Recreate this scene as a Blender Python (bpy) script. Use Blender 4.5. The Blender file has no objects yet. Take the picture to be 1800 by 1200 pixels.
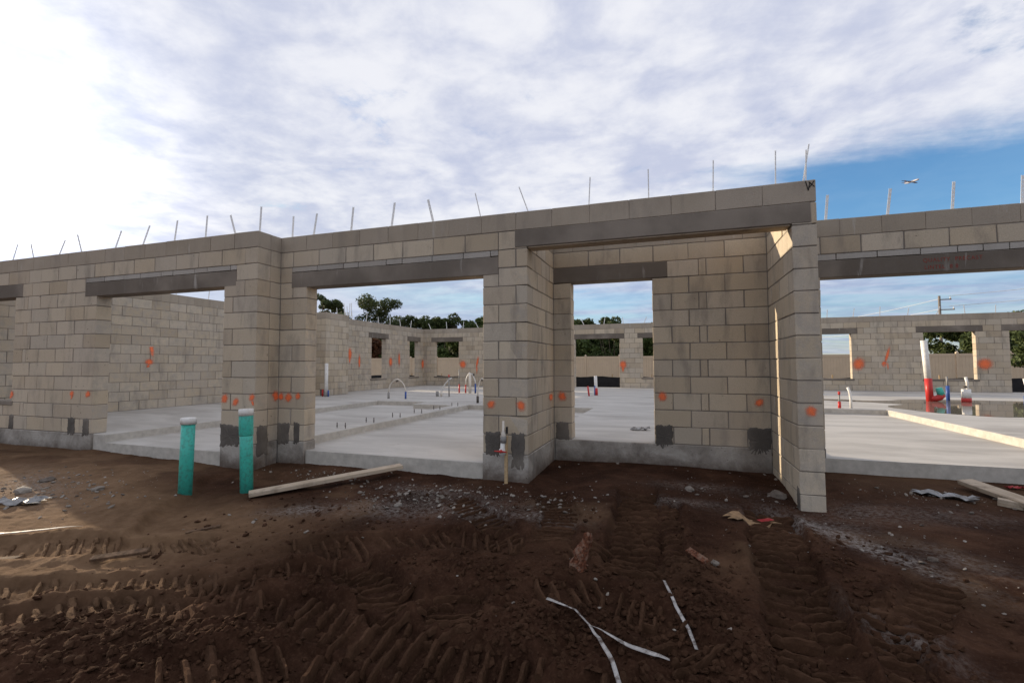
import bpy, bmesh, math, random
import numpy as np
from mathutils import Vector, Matrix

random.seed(7); RNG = np.random.default_rng(11)
scene = bpy.context.scene
COL = scene.collection

# ------------------------------------------------------------------ camera
cam_d = bpy.data.cameras.new('camera')
cam = bpy.data.objects.new('camera', cam_d); COL.objects.link(cam)
cam_d.sensor_fit = 'HORIZONTAL'; cam_d.sensor_width = 36.0
cam_d.lens = 16.70; cam_d.clip_start = 0.05; cam_d.clip_end = 6000
CAM = Vector((1.471, -4.913, 0.965))
def cam_axes(yaw=-0.323409, pitch=0.0484917, roll=-0.0029067):
    f = Vector((math.sin(yaw)*math.cos(pitch), math.cos(yaw)*math.cos(pitch), math.sin(pitch)))
    r = Vector((math.cos(yaw), -math.sin(yaw), 0)); u = r.cross(f)
    c, s = math.cos(roll), math.sin(roll)
    return c*r+s*u, -s*r+c*u, f
_r, _u, _f = cam_axes()
cam.matrix_world = Matrix(((_r.x, _u.x, -_f.x, CAM.x), (_r.y, _u.y, -_f.y, CAM.y), (_r.z, _u.z, -_f.z, CAM.z), (0, 0, 0, 1)))
scene.camera = cam

# ------------------------------------------------------------------ light
SUN = Vector((-1.0, 0.28, 0.234)).normalized()          # direction towards the sun
SUN_EL = math.asin(SUN.z)
sun_d = bpy.data.lights.new('sun', 'SUN'); sun_d.energy = 5.0; sun_d.angle = math.radians(0.55)
sun_d.color = (1.0, 0.83, 0.60)
sun = bpy.data.objects.new('sun', sun_d); COL.objects.link(sun)
sun.location = (-30, 8, 12)
sun.rotation_euler = SUN.to_track_quat('Z', 'Y').to_euler()

world = bpy.data.worlds.new('World'); scene.world = world; world.use_nodes = True
def build_world():
    nt = world.node_tree; N = nt.nodes; L = nt.links; N.clear()
    def nd(t, **k):
        n = N.new(t)
        for a, b in k.items(): setattr(n, a, b)
        return n
    def math_(op, a, b=None, c=None, clamp=False):
        n = nd('ShaderNodeMath', operation=op, use_clamp=clamp)
        for i, v in enumerate((a, b, c)):
            if v is None: continue
            if isinstance(v, (int, float)): n.inputs[i].default_value = v
            else: L.new(v, n.inputs[i])
        return n.outputs[0]
    def vmath(op, a, b=None):
        n = nd('ShaderNodeVectorMath', operation=op)
        for i, v in enumerate((a, b)):
            if v is None: continue
            if isinstance(v, tuple): n.inputs[i].default_value = v
            else: L.new(v, n.inputs[i])
        return n
    def sstep(x, lo, hi):
        n = nd('ShaderNodeMapRange', interpolation_type='SMOOTHSTEP')
        L.new(x, n.inputs[0]); n.inputs[1].default_value = lo; n.inputs[2].default_value = hi
        n.inputs[3].default_value = 0; n.inputs[4].default_value = 1
        return n.outputs[0]
    def noise(vec, scale, detail, rough, dist=0.0):
        n = nd('ShaderNodeTexNoise'); L.new(vec, n.inputs['Vector'])
        n.inputs['Scale'].default_value = scale; n.inputs['Detail'].default_value = detail
        n.inputs['Roughness'].default_value = rough; n.inputs['Distortion'].default_value = dist
        return n.outputs[0]
    out = nd('ShaderNodeOutputWorld'); bg = nd('ShaderNodeBackground'); bg.inputs[1].default_value = 0.11
    sky = nd('ShaderNodeTexSky', sky_type='NISHITA'); sky.sun_disc = False
    sky.sun_elevation = SUN_EL; sky.sun_rotation = math.atan2(SUN.x, SUN.y)
    sky.air_density = 1.0; sky.dust_density = 0.6; sky.ozone_density = 3.0
    tc = nd('ShaderNodeTexCoord'); D = tc.outputs['Generated']
    sep = nd('ShaderNodeSeparateXYZ'); L.new(D, sep.inputs[0])
    zc = math_('MAXIMUM', sep.outputs[2], 0.0)
    inv = math_('DIVIDE', 1.0, math_('ADD', zc, 0.10))
    pl = vmath('SCALE', D); L.new(inv, pl.inputs[3]); P = pl.outputs[0]
    flat = vmath('MULTIPLY', P, (1, 1, 0)).outputs[0]
    n1 = noise(flat, 1.15, 9, 0.62, 0.35)       # large banks
    n2 = noise(flat, 6.0, 8, 0.62, 0.15)
    n4 = noise(vmath('MULTIPLY', P, (1.0, 1.35, 0)).outputs[0], 2.1, 6, 0.52, 0.6)    # broad soft layers        # mackerel puffs
    stretch = vmath('MULTIPLY', P, (0.55, 2.2, 0)).outputs[0]
    n3 = noise(stretch, 0.9, 6, 0.6, 0.2)       # thin streaks low down
    # a clear lane in the deck, to the north-east at 12-22 degrees
    gap_d = vmath('DISTANCE', vmath('MULTIPLY', P, (0.80, 1.65, 0)).outputs[0], (1.32, 4.25, 0)).outputs['Value']
    gap_d = math_('ADD', gap_d, math_('MULTIPLY', math_('SUBTRACT', n1, 0.5), 1.3))
    gap_d = math_('ADD', gap_d, math_('MULTIPLY', math_('SUBTRACT', n3, 0.5), 1.0))
    gap = sstep(gap_d, 0.90, 1.50)
    field = math_('ADD', math_('MULTIPLY', n1, 0.65), math_('MULTIPLY', n2, 0.35))
    cov = sstep(field, 0.25, 0.43)
    low = sstep(sep.outputs[2], 0.10, 0.24)     # deck thins into streaks near the horizon
    covlow = math_('ADD', 0.42, math_('MULTIPLY', sstep(n3, 0.36, 0.66), 0.50))
    mixc = nd('ShaderNodeMix'); L.new(low, mixc.inputs[0]); L.new(covlow, mixc.inputs[2]); L.new(math_('MULTIPLY', cov, 0.97), mixc.inputs[3])
    coverage = math_('MULTIPLY', mixc.outputs[0], math_('ADD', math_('MULTIPLY', gap, 0.92), 0.08))
    # cloud radiance: thicker parts greyer, bright forward scattering towards the sun
    dots = vmath('DOT_PRODUCT', D, tuple(SUN)).outputs['Value']
    glow = math_('POWER', math_('MAXIMUM', dots, 0.0), 38.0)
    glow2 = math_('POWER', math_('MAXIMUM', dots, 0.0), 3.0)
    thick = sstep(math_('ADD', math_('MULTIPLY', n2, 0.38), math_('MULTIPLY', n4, 0.62)), 0.36, 0.62)
    ramp = nd('ShaderNodeMix', data_type='RGBA'); L.new(thick, ramp.inputs[0])
    ramp.inputs[6].default_value = (4.5, 4.8, 6.0, 1); ramp.inputs[7].default_value = (6.9, 6.95, 7.35, 1)
    amp = math_('ADD', 0.94, math_('ADD', math_('MULTIPLY', glow, 2.2), math_('MULTIPLY', glow2, -0.02)))
    # the low, far cloud is bluer and dimmer away from the sun
    far_c = nd('ShaderNodeMix', data_type='RGBA'); L.new(low, far_c.inputs[0]); far_c.inputs[6].default_value = (0.60, 0.67, 0.80, 1); far_c.inputs[7].default_value = (1, 1, 1, 1)
    ccol = vmath('SCALE', vmath('MULTIPLY', ramp.outputs[2], far_c.outputs[2]).outputs[0]); L.new(amp, ccol.inputs[3])
    hs = nd('ShaderNodeHueSaturation'); hs.inputs['Saturation'].default_value = 1.22; L.new(sky.outputs[0], hs.inputs['Color'])
    skym = vmath('MINIMUM', hs.outputs[0], (3.6, 3.9, 4.4)).outputs[0]
    skyc = vmath('SCALE', skym); skyc.inputs[3].default_value = 1.5
    fin = nd('ShaderNodeMix', data_type='RGBA'); L.new(coverage, fin.inputs[0])
    L.new(skyc.outputs[0], fin.inputs[6]); L.new(ccol.outputs[0], fin.inputs[7])
    L.new(fin.outputs[2], bg.inputs[0]); L.new(bg.outputs[0], out.inputs[0])
build_world()

vs = scene.view_settings
vs.view_transform = 'Standard'; vs.look = 'None'; vs.exposure = 0.33; vs.gamma = 1.0; vs.use_curve_mapping = False
scene.render.engine = 'CYCLES'

# ------------------------------------------------------------------ materials
def mat_new(name):
    m = bpy.data.materials.new(name); m.use_nodes = True
    nt = m.node_tree; b = nt.nodes['Principled BSDF']
    return m, nt, b
def n_(nt, t, **k):
    n = nt.nodes.new(t)
    for a, b in k.items(): setattr(n, a, b)
    return n
def noise_(nt, vec, scale, detail=5, rough=0.6, dist=0.0):
    n = n_(nt, 'ShaderNodeTexNoise'); nt.links.new(vec, n.inputs['Vector'])
    n.inputs['Scale'].default_value = scale; n.inputs['Detail'].default_value = detail
    n.inputs['Roughness'].default_value = rough; n.inputs['Distortion'].default_value = dist
    return n.outputs[0]
def ramp_(nt, fac, stops):
    r = n_(nt, 'ShaderNodeValToRGB'); cr = r.color_ramp
    while len(cr.elements) < len(stops): cr.elements.new(0.5)
    for e, (p, c) in zip(cr.elements, stops):
        e.position = p; e.color = (c[0], c[1], c[2], 1)
    nt.links.new(fac, r.inputs[0]); return r.outputs[0]
def mix_(nt, fac, a, b, mode='MIX'):
    m = n_(nt, 'ShaderNodeMix', data_type='RGBA', blend_type=mode)
    for s, v in ((0, fac), (6, a), (7, b)):
        if isinstance(v, (int, float)): m.inputs[s].default_value = v
        elif isinstance(v, tuple): m.inputs[s].default_value = (v[0], v[1], v[2], 1)
        else: nt.links.new(v, m.inputs[s])
    return m.outputs[2]
def m_(nt, op, a, b=None, clamp=False):
    n = n_(nt, 'ShaderNodeMath', operation=op, use_clamp=clamp)
    for i, v in enumerate((a, b)):
        if v is None: continue
        if isinstance(v, (int, float)): n.inputs[i].default_value = v
        else: nt.links.new(v, n.inputs[i])
    return n.outputs[0]
def bump_(nt, b, h, strength=0.4, dist=0.01):
    n = n_(nt, 'ShaderNodeBump'); n.inputs['Strength'].default_value = strength
    n.inputs['Distance'].default_value = dist
    nt.links.new(h, n.inputs['Height']); nt.links.new(n.outputs[0], b.inputs['Normal'])
def pos_(nt): return n_(nt, 'ShaderNodeNewGeometry').outputs['Position']
def smap(nt, x, lo, hi):
    n = n_(nt, 'ShaderNodeMapRange', interpolation_type='SMOOTHSTEP'); nt.links.new(x, n.inputs[0])
    n.inputs[1].default_value = lo; n.inputs[2].default_value = hi
    return n.outputs[0]

def mat_masonry(name, cols, rough=0.92, stain=0.35, speck=0.30, bump=0.7, drip=0.0, smear=False):
    """concrete masonry: tone per unit, aggregate speckle, faint streaky stains"""
    m, nt, b = mat_new(name); p = pos_(nt)
    oi = n_(nt, 'ShaderNodeObjectInfo'); g = n_(nt, 'ShaderNodeNewGeometry')
    rnd = m_(nt, 'FRACT', m_(nt, 'ADD', oi.outputs['Random'], g.outputs['Random Per Island']))
    k = len(cols); base = ramp_(nt, rnd, [(i/(k-1), c) for i, c in enumerate(cols)])
    fine = noise_(nt, p, 210, 3, 0.7)
    if smear:      # mortar smeared over the edges of the unit
        tc = n_(nt, 'ShaderNodeTexCoord'); sx = n_(nt, 'ShaderNodeSeparateXYZ'); nt.links.new(tc.outputs['Generated'], sx.inputs[0])
        ex = m_(nt, 'MULTIPLY', m_(nt, 'SUBTRACT', 0.5, m_(nt, 'ABSOLUTE', m_(nt, 'SUBTRACT', sx.outputs[0], 0.5))), 2.0)
        ez = m_(nt, 'SUBTRACT', 0.5, m_(nt, 'ABSOLUTE', m_(nt, 'SUBTRACT', sx.outputs[2], 0.5)))
        ed = m_(nt, 'MINIMUM', ex, ez)
        ed = m_(nt, 'ADD', ed, m_(nt, 'MULTIPLY', m_(nt, 'SUBTRACT', noise_(nt, p, 8, 5, 0.7), 0.5), 0.42))
        base = mix_(nt, m_(nt, 'MULTIPLY', m_(nt, 'SUBTRACT', 1.0, smap(nt, ed, -0.06, 0.07)), 0.65), base, (0.40, 0.36, 0.315))
        hole = smap(nt, noise_(nt, p, 23, 2, 0.5), 0.735, 0.76)
        base = mix_(nt, m_(nt, 'MULTIPLY', hole, 0.8), base, (0.10, 0.085, 0.07))
    c = mix_(nt, m_(nt, 'MULTIPLY', smap(nt, fine, 0.40, 0.66), speck), base, (0.14, 0.12, 0.10))
    lite = noise_(nt, p, 150, 2, 0.6)
    c = mix_(nt, m_(nt, 'MULTIPLY', smap(nt, lite, 0.60, 0.72), speck*0.8), c, (0.62, 0.58, 0.52))
    mp = n_(nt, 'ShaderNodeMapping'); nt.links.new(p, mp.inputs[0]); mp.inputs['Scale'].default_value = (3.2, 3.2, 0.9)
    st = noise_(nt, mp.outputs[0], 1.6, 6, 0.62, 0.3)
    c = mix_(nt, m_(nt, 'MULTIPLY', smap(nt, st, 0.48, 0.72), stain), c, (0.20, 0.175, 0.15))
    if drip:
        mp2 = n_(nt, 'ShaderNodeMapping'); nt.links.new(p, mp2.inputs[0]); mp2.inputs['Scale'].default_value = (11, 11, 1.3)
        dr = smap(nt, noise_(nt, mp2.outputs[0], 1.0, 5, 0.6, 0.4), 0.60, 0.70)
        dr = m_(nt, 'MULTIPLY', dr, smap(nt, noise_(nt, p, 1.7, 3, 0.5), 0.46, 0.60))
        c = mix_(nt, m_(nt, 'MULTIPLY', dr, drip), c, (0.50, 0.47, 0.43))
    bl = noise_(nt, p, 1.1, 4, 0.55)
    c = mix_(nt, m_(nt, 'MULTIPLY', smap(nt, bl, 0.42, 0.70), 0.28), c, (0.54, 0.465, 0.385))
    nt.links.new(c, b.inputs['Base Color']); b.inputs['Roughness'].default_value = rough
    b.inputs['Specular IOR Level'].default_value = 0.2
    h = m_(nt, 'ADD', m_(nt, 'MULTIPLY', fine, 0.7), noise_(nt, p, 60, 4, 0.6))
    bump_(nt, b, h, bump, 0.004)
    return m
M = {}
M['block'] = mat_masonry('block_concrete', [(0.445, 0.360, 0.258), (0.560, 0.462, 0.335), (0.500, 0.435, 0.348), (0.620, 0.520, 0.385), (0.470, 0.388, 0.290), (0.580, 0.495, 0.385), (0.525, 0.425, 0.300)], stain=0.5, smear=True)
M['bond'] = mat_masonry('bond_beam_concrete', [(0.350, 0.292, 0.222), (0.410, 0.345, 0.268), (0.380, 0.322, 0.256)], stain=0.40, speck=0.3, drip=0.6)
M['mortar'] = mat_masonry('mortar', [(0.190, 0.168, 0.145), (0.215, 0.190, 0.163)], stain=0.2, bump=0.8)
M['lintel'] = mat_masonry('precast_lintel', [(0.142, 0.118, 0.096), (0.170, 0.143, 0.117), (0.155, 0.131, 0.108)], stain=0.3, speck=0.12, bump=0.3, drip=0.55)
M['filler'] = mat_masonry('filler_course', [(0.40, 0.375, 0.34), (0.46, 0.43, 0.39), (0.34, 0.315, 0.285)], stain=0.25)
M['patch'] = mat_masonry('patch_mortar', [(0.095, 0.084, 0.074), (0.125, 0.112, 0.098)], stain=0.1, speck=0.15, bump=1.0)

def mat_stem():
    m, nt, b = mat_new('stem_concrete'); p = pos_(nt)
    big = noise_(nt, p, 2.3, 7, 0.65, 0.4); fine = noise_(nt, p, 120, 3, 0.65)
    c = ramp_(nt, big, [(0.30, (0.17, 0.15, 0.13)), (0.46, (0.30, 0.27, 0.235)), (0.60, (0.43, 0.395, 0.35)), (0.75, (0.33, 0.30, 0.265))])
    pit = smap(nt, noise_(nt, p, 34, 4, 0.7), 0.62, 0.70)
    c = mix_(nt, m_(nt, 'MULTIPLY', pit, 0.7), c, (0.10, 0.085, 0.07))
    sep = n_(nt, 'ShaderNodeSeparateXYZ'); nt.links.new(p, sep.inputs[0])
    # mud splashed up from the ground
    zz = m_(nt, 'ADD', sep.outputs[2], m_(nt, 'MULTIPLY', m_(nt, 'SUBTRACT', noise_(nt, p, 7, 6, 0.7), 0.5), 0.28))
    mud = n_(nt, 'ShaderNodeMapRange'); nt.links.new(zz, mud.inputs[0]); mud.inputs[1].default_value = -0.12; mud.inputs[2].default_value = -0.27
    c = mix_(nt, m_(nt, 'MULTIPLY', mud.outputs[0], 0.75), c, (0.085, 0.055, 0.040))
    nt.links.new(c, b.inputs['Base Color']); b.inputs['Roughness'].default_value = 0.95
    b.inputs['Specular IOR Level'].default_value = 0.15
    bump_(nt, b, m_(nt, 'ADD', noise_(nt, p, 26, 6, 0.7), m_(nt, 'MULTIPLY', fine, 0.4)), 0.8, 0.012)
    return m
M['stem'] = mat_stem()

def mat_slab():
    m, nt, b = mat_new('slab_concrete'); p = pos_(nt)
    mp = n_(nt, 'ShaderNodeMapping'); nt.links.new(p, mp.inputs[0]); mp.inputs['Scale'].default_value = (0.5, 1.6, 1.0)
    mp.inputs['Rotation'].default_value = (0, 0, 0.25)
    a = noise_(nt, mp.outputs[0], 1.1, 8, 0.6, 0.5)
    c = ramp_(nt, a, [(0.30, (0.32, 0.292, 0.26)), (0.46, (0.415, 0.39, 0.352)), (0.60, (0.50, 0.472, 0.43)), (0.78, (0.385, 0.362, 0.325))])
    s = smap(nt, noise_(nt, mp.outputs[0], 6.0, 6, 0.7, 1.0), 0.60, 0.74)
    c = mix_(nt, m_(nt, 'MULTIPLY', s, 0.35), c, (0.30, 0.27, 0.235))
    dirt = smap(nt, noise_(nt, p, 2.2, 6, 0.7), 0.60, 0.80)
    c = mix_(nt, m_(nt, 'MULTIPLY', dirt, 0.30), c, (0.33, 0.28, 0.23))
    scuff = m_(nt, 'MULTIPLY', smap(nt, noise_(nt, p, 11, 5, 0.75, 0.8), 0.60, 0.70), smap(nt, noise_(nt, p, 0.8, 3, 0.5), 0.46, 0.62))
    c = mix_(nt, m_(nt, 'MULTIPLY', scuff, 0.40), c, (0.24, 0.195, 0.155))
    damp = smap(nt, noise_(nt, mp.outputs[0], 0.55, 5, 0.6, 0.6), 0.56, 0.66)
    c = mix_(nt, m_(nt, 'MULTIPLY', damp, 0.22), c, (0.27, 0.25, 0.225))
    # formed side faces, colour lightened to carry the sunlit step's brightness
    g = n_(nt, 'ShaderNodeNewGeometry'); sp = n_(nt, 'ShaderNodeSeparateXYZ'); nt.links.new(g.outputs['True Normal'], sp.inputs[0])
    side = m_(nt, 'SUBTRACT', 1.0, m_(nt, 'ABSOLUTE', sp.outputs[2]), clamp=True)
    sc = ramp_(nt, noise_(nt, p, 9, 6, 0.7), [(0.3, (0.37, 0.34, 0.295)), (0.7, (0.55, 0.51, 0.45))])
    c = mix_(nt, side, c, sc)
    nt.links.new(c, b.inputs['Base Color'])
    nt.links.new(m_(nt, 'ADD', 0.55, m_(nt, 'MULTIPLY', a, 0.3)), b.inputs['Roughness'])
    b.inputs['Specular IOR Level'].default_value = 0.35
    bump_(nt, b, m_(nt, 'ADD', noise_(nt, p, 14, 6, 0.65), m_(nt, 'MULTIPLY', noise_(nt, p, 110, 3, 0.6), 0.3)), 0.25, 0.006)
    return m
M['slab'] = mat_slab()

def mat_simple(name, col, rough=0.6, var=0.15, scale=30, metal=0.0, bump=0.0, spec=0.4, dirt=None):
    m, nt, b = mat_new(name); p = pos_(nt)
    nz = noise_(nt, p, scale, 5, 0.6)
    c = mix_(nt, smap(nt, nz, 0.35, 0.70), tuple(x*(1-var) for x in col), tuple(min(1, x*(1+var)) for x in col))
    if dirt:
        d = smap(nt, noise_(nt, p, dirt[1], 6, 0.7), 0.47, 0.62)
        c = mix_(nt, m_(nt, 'MULTIPLY', d, dirt[2]), c, dirt[0])
    nt.links.new(c, b.inputs['Base Color']); b.inputs['Roughness'].default_value = rough
    b.inputs['Metallic'].default_value = metal; b.inputs['Specular IOR Level'].default_value = spec
    if bump: bump_(nt, b, noise_(nt, p, scale*2, 4, 0.6), bump, 0.005)
    return m
MUD = (0.07, 0.045, 0.033)
M['teal'] = mat_simple('teal_pvc', (0.055, 0.47, 0.375), 0.38, 0.06, 8, dirt=(MUD, 34, 0.35))
M['white_pvc'] = mat_simple('white_pvc', (0.74, 0.72, 0.68), 0.4, 0.05, 10, dirt=((0.3, 0.25, 0.2), 20, 0.3))
M['red_pvc'] = mat_simple('red_primer', (0.50, 0.030, 0.025), 0.4, 0.1, 12)
M['blue_pipe'] = mat_simple('blue_sleeve', (0.035, 0.085, 0.30), 0.45, 0.1, 12)
M['grey_pipe'] = mat_simple('grey_pipe', (0.27, 0.26, 0.245), 0.5, 0.15, 14)
M['pex'] = mat_simple('pex_tube', (0.66, 0.60, 0.52), 0.4, 0.08, 14)
M['black'] = mat_simple('black_plastic', (0.012, 0.012, 0.013), 0.55, 0.2, 9)
M['steel'] = mat_simple('galvanised_steel', (0.80, 0.80, 0.79), 0.5, 0.08, 60, metal=0.0)
M['bolt'] = mat_simple('dark_steel', (0.10, 0.085, 0.075), 0.6, 0.2, 60, metal=0.6)
M['vinyl'] = mat_simple('beige_vinyl', (0.62, 0.495, 0.345), 0.45, 0.04, 2)
M['silt'] = mat_simple('black_silt_fabric', (0.014, 0.014, 0.016), 0.8, 0.3, 4, bump=0.3)
M['stake'] = mat_simple('pale_stake_wood', (0.47, 0.33, 0.18), 0.75, 0.15, 40)
M['ribbon'] = mat_simple('white_strap_plastic', (0.40, 0.38, 0.36), 0.5, 0.2, 20, dirt=(MUD, 18, 0.9))
M['root'] = mat_simple('red_root_wood', (0.125, 0.048, 0.027), 0.95, 0.55, 70, bump=1.0, spec=0.1, dirt=((0.27, 0.185, 0.135), 22, 0.6))
M['bark'] = mat_simple('tree_bark', (0.10, 0.075, 0.055), 0.9, 0.3, 8, bump=0.5)
M['pole'] = mat_simple('weathered_pole', (0.21, 0.18, 0.15), 0.85, 0.2, 5)
M['cardboard'] = mat_simple('cardboard', (0.30, 0.19, 0.10), 0.85, 0.15, 15, dirt=(MUD, 14, 0.5))
M['plane'] = mat_simple('aircraft_paint', (0.36, 0.36, 0.40), 0.35, 0.03, 0.3)
M['plane_dark'] = mat_simple('aircraft_dark_paint', (0.035, 0.04, 0.09), 0.35, 0.03, 0.3)
M['glasswire'] = mat_simple('aluminium_wire', (0.62, 0.62, 0.63), 0.45, 0.05, 1)
M['red_print'] = mat_simple('red_stencil_ink', (0.26, 0.045, 0.030), 0.8, 0.3, 60)
M['black_mark'] = mat_simple('black_marker', (0.02, 0.018, 0.016), 0.8, 0.2, 30)
M['film'] = mat_simple('grey_plastic_film', (0.27, 0.265, 0.26), 0.35, 0.2, 14, dirt=(MUD, 12, 0.6))
M['redtrash'] = mat_simple('red_wrapper', (0.35, 0.03, 0.035), 0.5, 0.2, 30)

def mat_wood():
    m, nt, b = mat_new('sawn_lumber'); tc = n_(nt, 'ShaderNodeTexCoord')
    mp = n_(nt, 'ShaderNodeMapping'); nt.links.new(tc.outputs['Object'], mp.inputs[0]); mp.inputs['Scale'].default_value = (1.2, 26, 26)
    g = noise_(nt, mp.outputs[0], 2.0, 5, 0.6, 0.6)
    c = ramp_(nt, g, [(0.3, (0.33, 0.255, 0.18)), (0.55, (0.47, 0.385, 0.29)), (0.8, (0.54, 0.46, 0.36))])
    d = smap(nt, noise_(nt, tc.outputs['Object'], 6, 6, 0.7), 0.5, 0.7)
    c = mix_(nt, m_(nt, 'MULTIPLY', d, 0.55), c, (0.13, 0.09, 0.065))
    nt.links.new(c, b.inputs['Base Color']); b.inputs['Roughness'].default_value = 0.85; b.inputs['Specular IOR Level'].default_value = 0.2
    bump_(nt, b, g, 0.3, 0.003); return m
M['wood'] = mat_wood()
M['old_wood'] = mat_simple('muddy_old_wood', (0.15, 0.095, 0.060), 0.9, 0.3, 30, bump=0.5, spec=0.1, dirt=(MUD, 14, 0.8))

def mat_spray():
    m, nt, b = mat_new('orange_spray_paint'); tc = n_(nt, 'ShaderNodeTexCoord')
    b.inputs['Base Color'].default_value = (1.0, 0.19, 0.055, 1); b.inputs['Roughness'].default_value = 0.6
    ln = n_(nt, 'ShaderNodeVectorMath', operation='LENGTH'); nt.links.new(tc.outputs['Object'], ln.inputs[0])
    oi = n_(nt, 'ShaderNodeObjectInfo')
    nz = noise_(nt, pos_(nt), 30, 6, 0.75); nf = noise_(nt, pos_(nt), 170, 3, 0.7)
    r = m_(nt, 'ADD', ln.outputs['Value'], m_(nt, 'MULTIPLY', m_(nt, 'SUBTRACT', nz, 0.5), 1.15))
    a = m_(nt, 'SUBTRACT', 1.0, smap(nt, r, 0.16, 0.98))
    a = m_(nt, 'MULTIPLY', a, m_(nt, 'ADD', 0.70, m_(nt, 'MULTIPLY', smap(nt, nf, 0.38, 0.55), 0.3)))
    nt.links.new(m_(nt, 'MULTIPLY', a, 0.95), b.inputs['Alpha']); return m
M['spray'] = mat_spray()

def mat_dirt(name, scale=1.0):
    m, nt, b = mat_new(name); p = pos_(nt)
    sand = n_(nt, 'ShaderNodeAttribute', attribute_name='sand').outputs['Fac']
    lime = n_(nt, 'ShaderNodeAttribute', attribute_name='lime').outputs['Fac']
    a = noise_(nt, p, 1.9, 8, 0.68, 0.4); f = noise_(nt, p, 55, 5, 0.7); mid = noise_(nt, p, 9, 6, 0.65)
    dark = ramp_(nt, a, [(0.30, (0.019, 0.0086, 0.0052)), (0.45, (0.033, 0.0156, 0.0095)), (0.58, (0.053, 0.0260, 0.0158)), (0.74, (0.090, 0.0465, 0.0282))])
    sandy = ramp_(nt, mid, [(0.3, (0.140, 0.084, 0.047)), (0.7, (0.230, 0.145, 0.086))])
    wet = n_(nt, 'ShaderNodeAttribute', attribute_name='wet').outputs['Fac']
    moist = ramp_(nt, mid, [(0.3, (0.020, 0.0102, 0.0066)), (0.7, (0.036, 0.0195, 0.0128))])
    c = mix_(nt, sand, dark, sandy)
    c = mix_(nt, m_(nt, 'MULTIPLY', wet, m_(nt, 'SUBTRACT', 0.30, m_(nt, 'MULTIPLY', sand, 0.3), clamp=True)), c, moist)
    c = mix_(nt, m_(nt, 'MULTIPLY', smap(nt, f, 0.48, 0.70), 0.24), c, (0.135, 0.080, 0.050))
    c = mix_(nt, m_(nt, 'MULTIPLY', smap(nt, noise_(nt, p, 95, 3, 0.7), 0.50, 0.30), 0.0), c, (0.01, 0.007, 0.005))
    lm = m_(nt, 'MULTIPLY', lime, smap(nt, noise_(nt, p, 30, 6, 0.78), 0.40, 0.62))
    c = mix_(nt, m_(nt, 'MULTIPLY', lm, 0.75), c, (0.33, 0.30, 0.275))
    nt.links.new(c, b.inputs['Base Color']); b.inputs['Roughness'].default_value = 1.0; b.inputs['Specular IOR Level'].default_value = 0.04
    h = m_(nt, 'ADD', m_(nt, 'MULTIPLY', f, 0.6), noise_(nt, p, 150, 3, 0.7))
    bump_(nt, b, h, 0.5, 0.010); return m
M['dirt'] = mat_dirt('wet_brown_soil')
M['gravel'] = mat_masonry('crushed_concrete', [(0.13, 0.108, 0.088), (0.20, 0.175, 0.15), (0.30, 0.272, 0.24), (0.085, 0.062, 0.048)], stain=0.6)

def mat_leaf(name, dark, light):
    m, nt, b = mat_new(name); g = n_(nt, 'ShaderNodeNewGeometry')
    r = ramp_(nt, g.outputs['Random Per Island'], [(0.0, dark), (0.6, tuple((x+y)/2 for x, y in zip(dark, light))), (1.0, light)])
    nt.links.new(r, b.inputs['Base Color']); b.inputs['Roughness'].default_value = 0.65
    b.inputs['Specular IOR Level'].default_value = 0.25
    tr = n_(nt, 'ShaderNodeBsdfTranslucent'); nt.links.new(r, tr.inputs[0])
    mx = n_(nt, 'ShaderNodeMixShader'); mx.inputs[0].default_value = 0.25
    out = nt.nodes['Material Output']; nt.links.new(b.outputs[0], mx.inputs[1]); nt.links.new(tr.outputs[0], mx.inputs[2]); nt.links.new(mx.outputs[0], out.inputs[0])
    return m
M['leaf_pine'] = mat_leaf('pine_needles', (0.042, 0.058, 0.022), (0.115, 0.145, 0.058))
M['leaf_oak'] = mat_leaf('oak_leaves', (0.036, 0.056, 0.018), (0.115, 0.145, 0.048))
M['leaf_light'] = mat_leaf('young_leaves', (0.045, 0.075, 0.020), (0.120, 0.150, 0.045))
M['leaf_red'] = mat_leaf('reddish_leaves', (0.070, 0.035, 0.018), (0.150, 0.060, 0.028))

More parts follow.
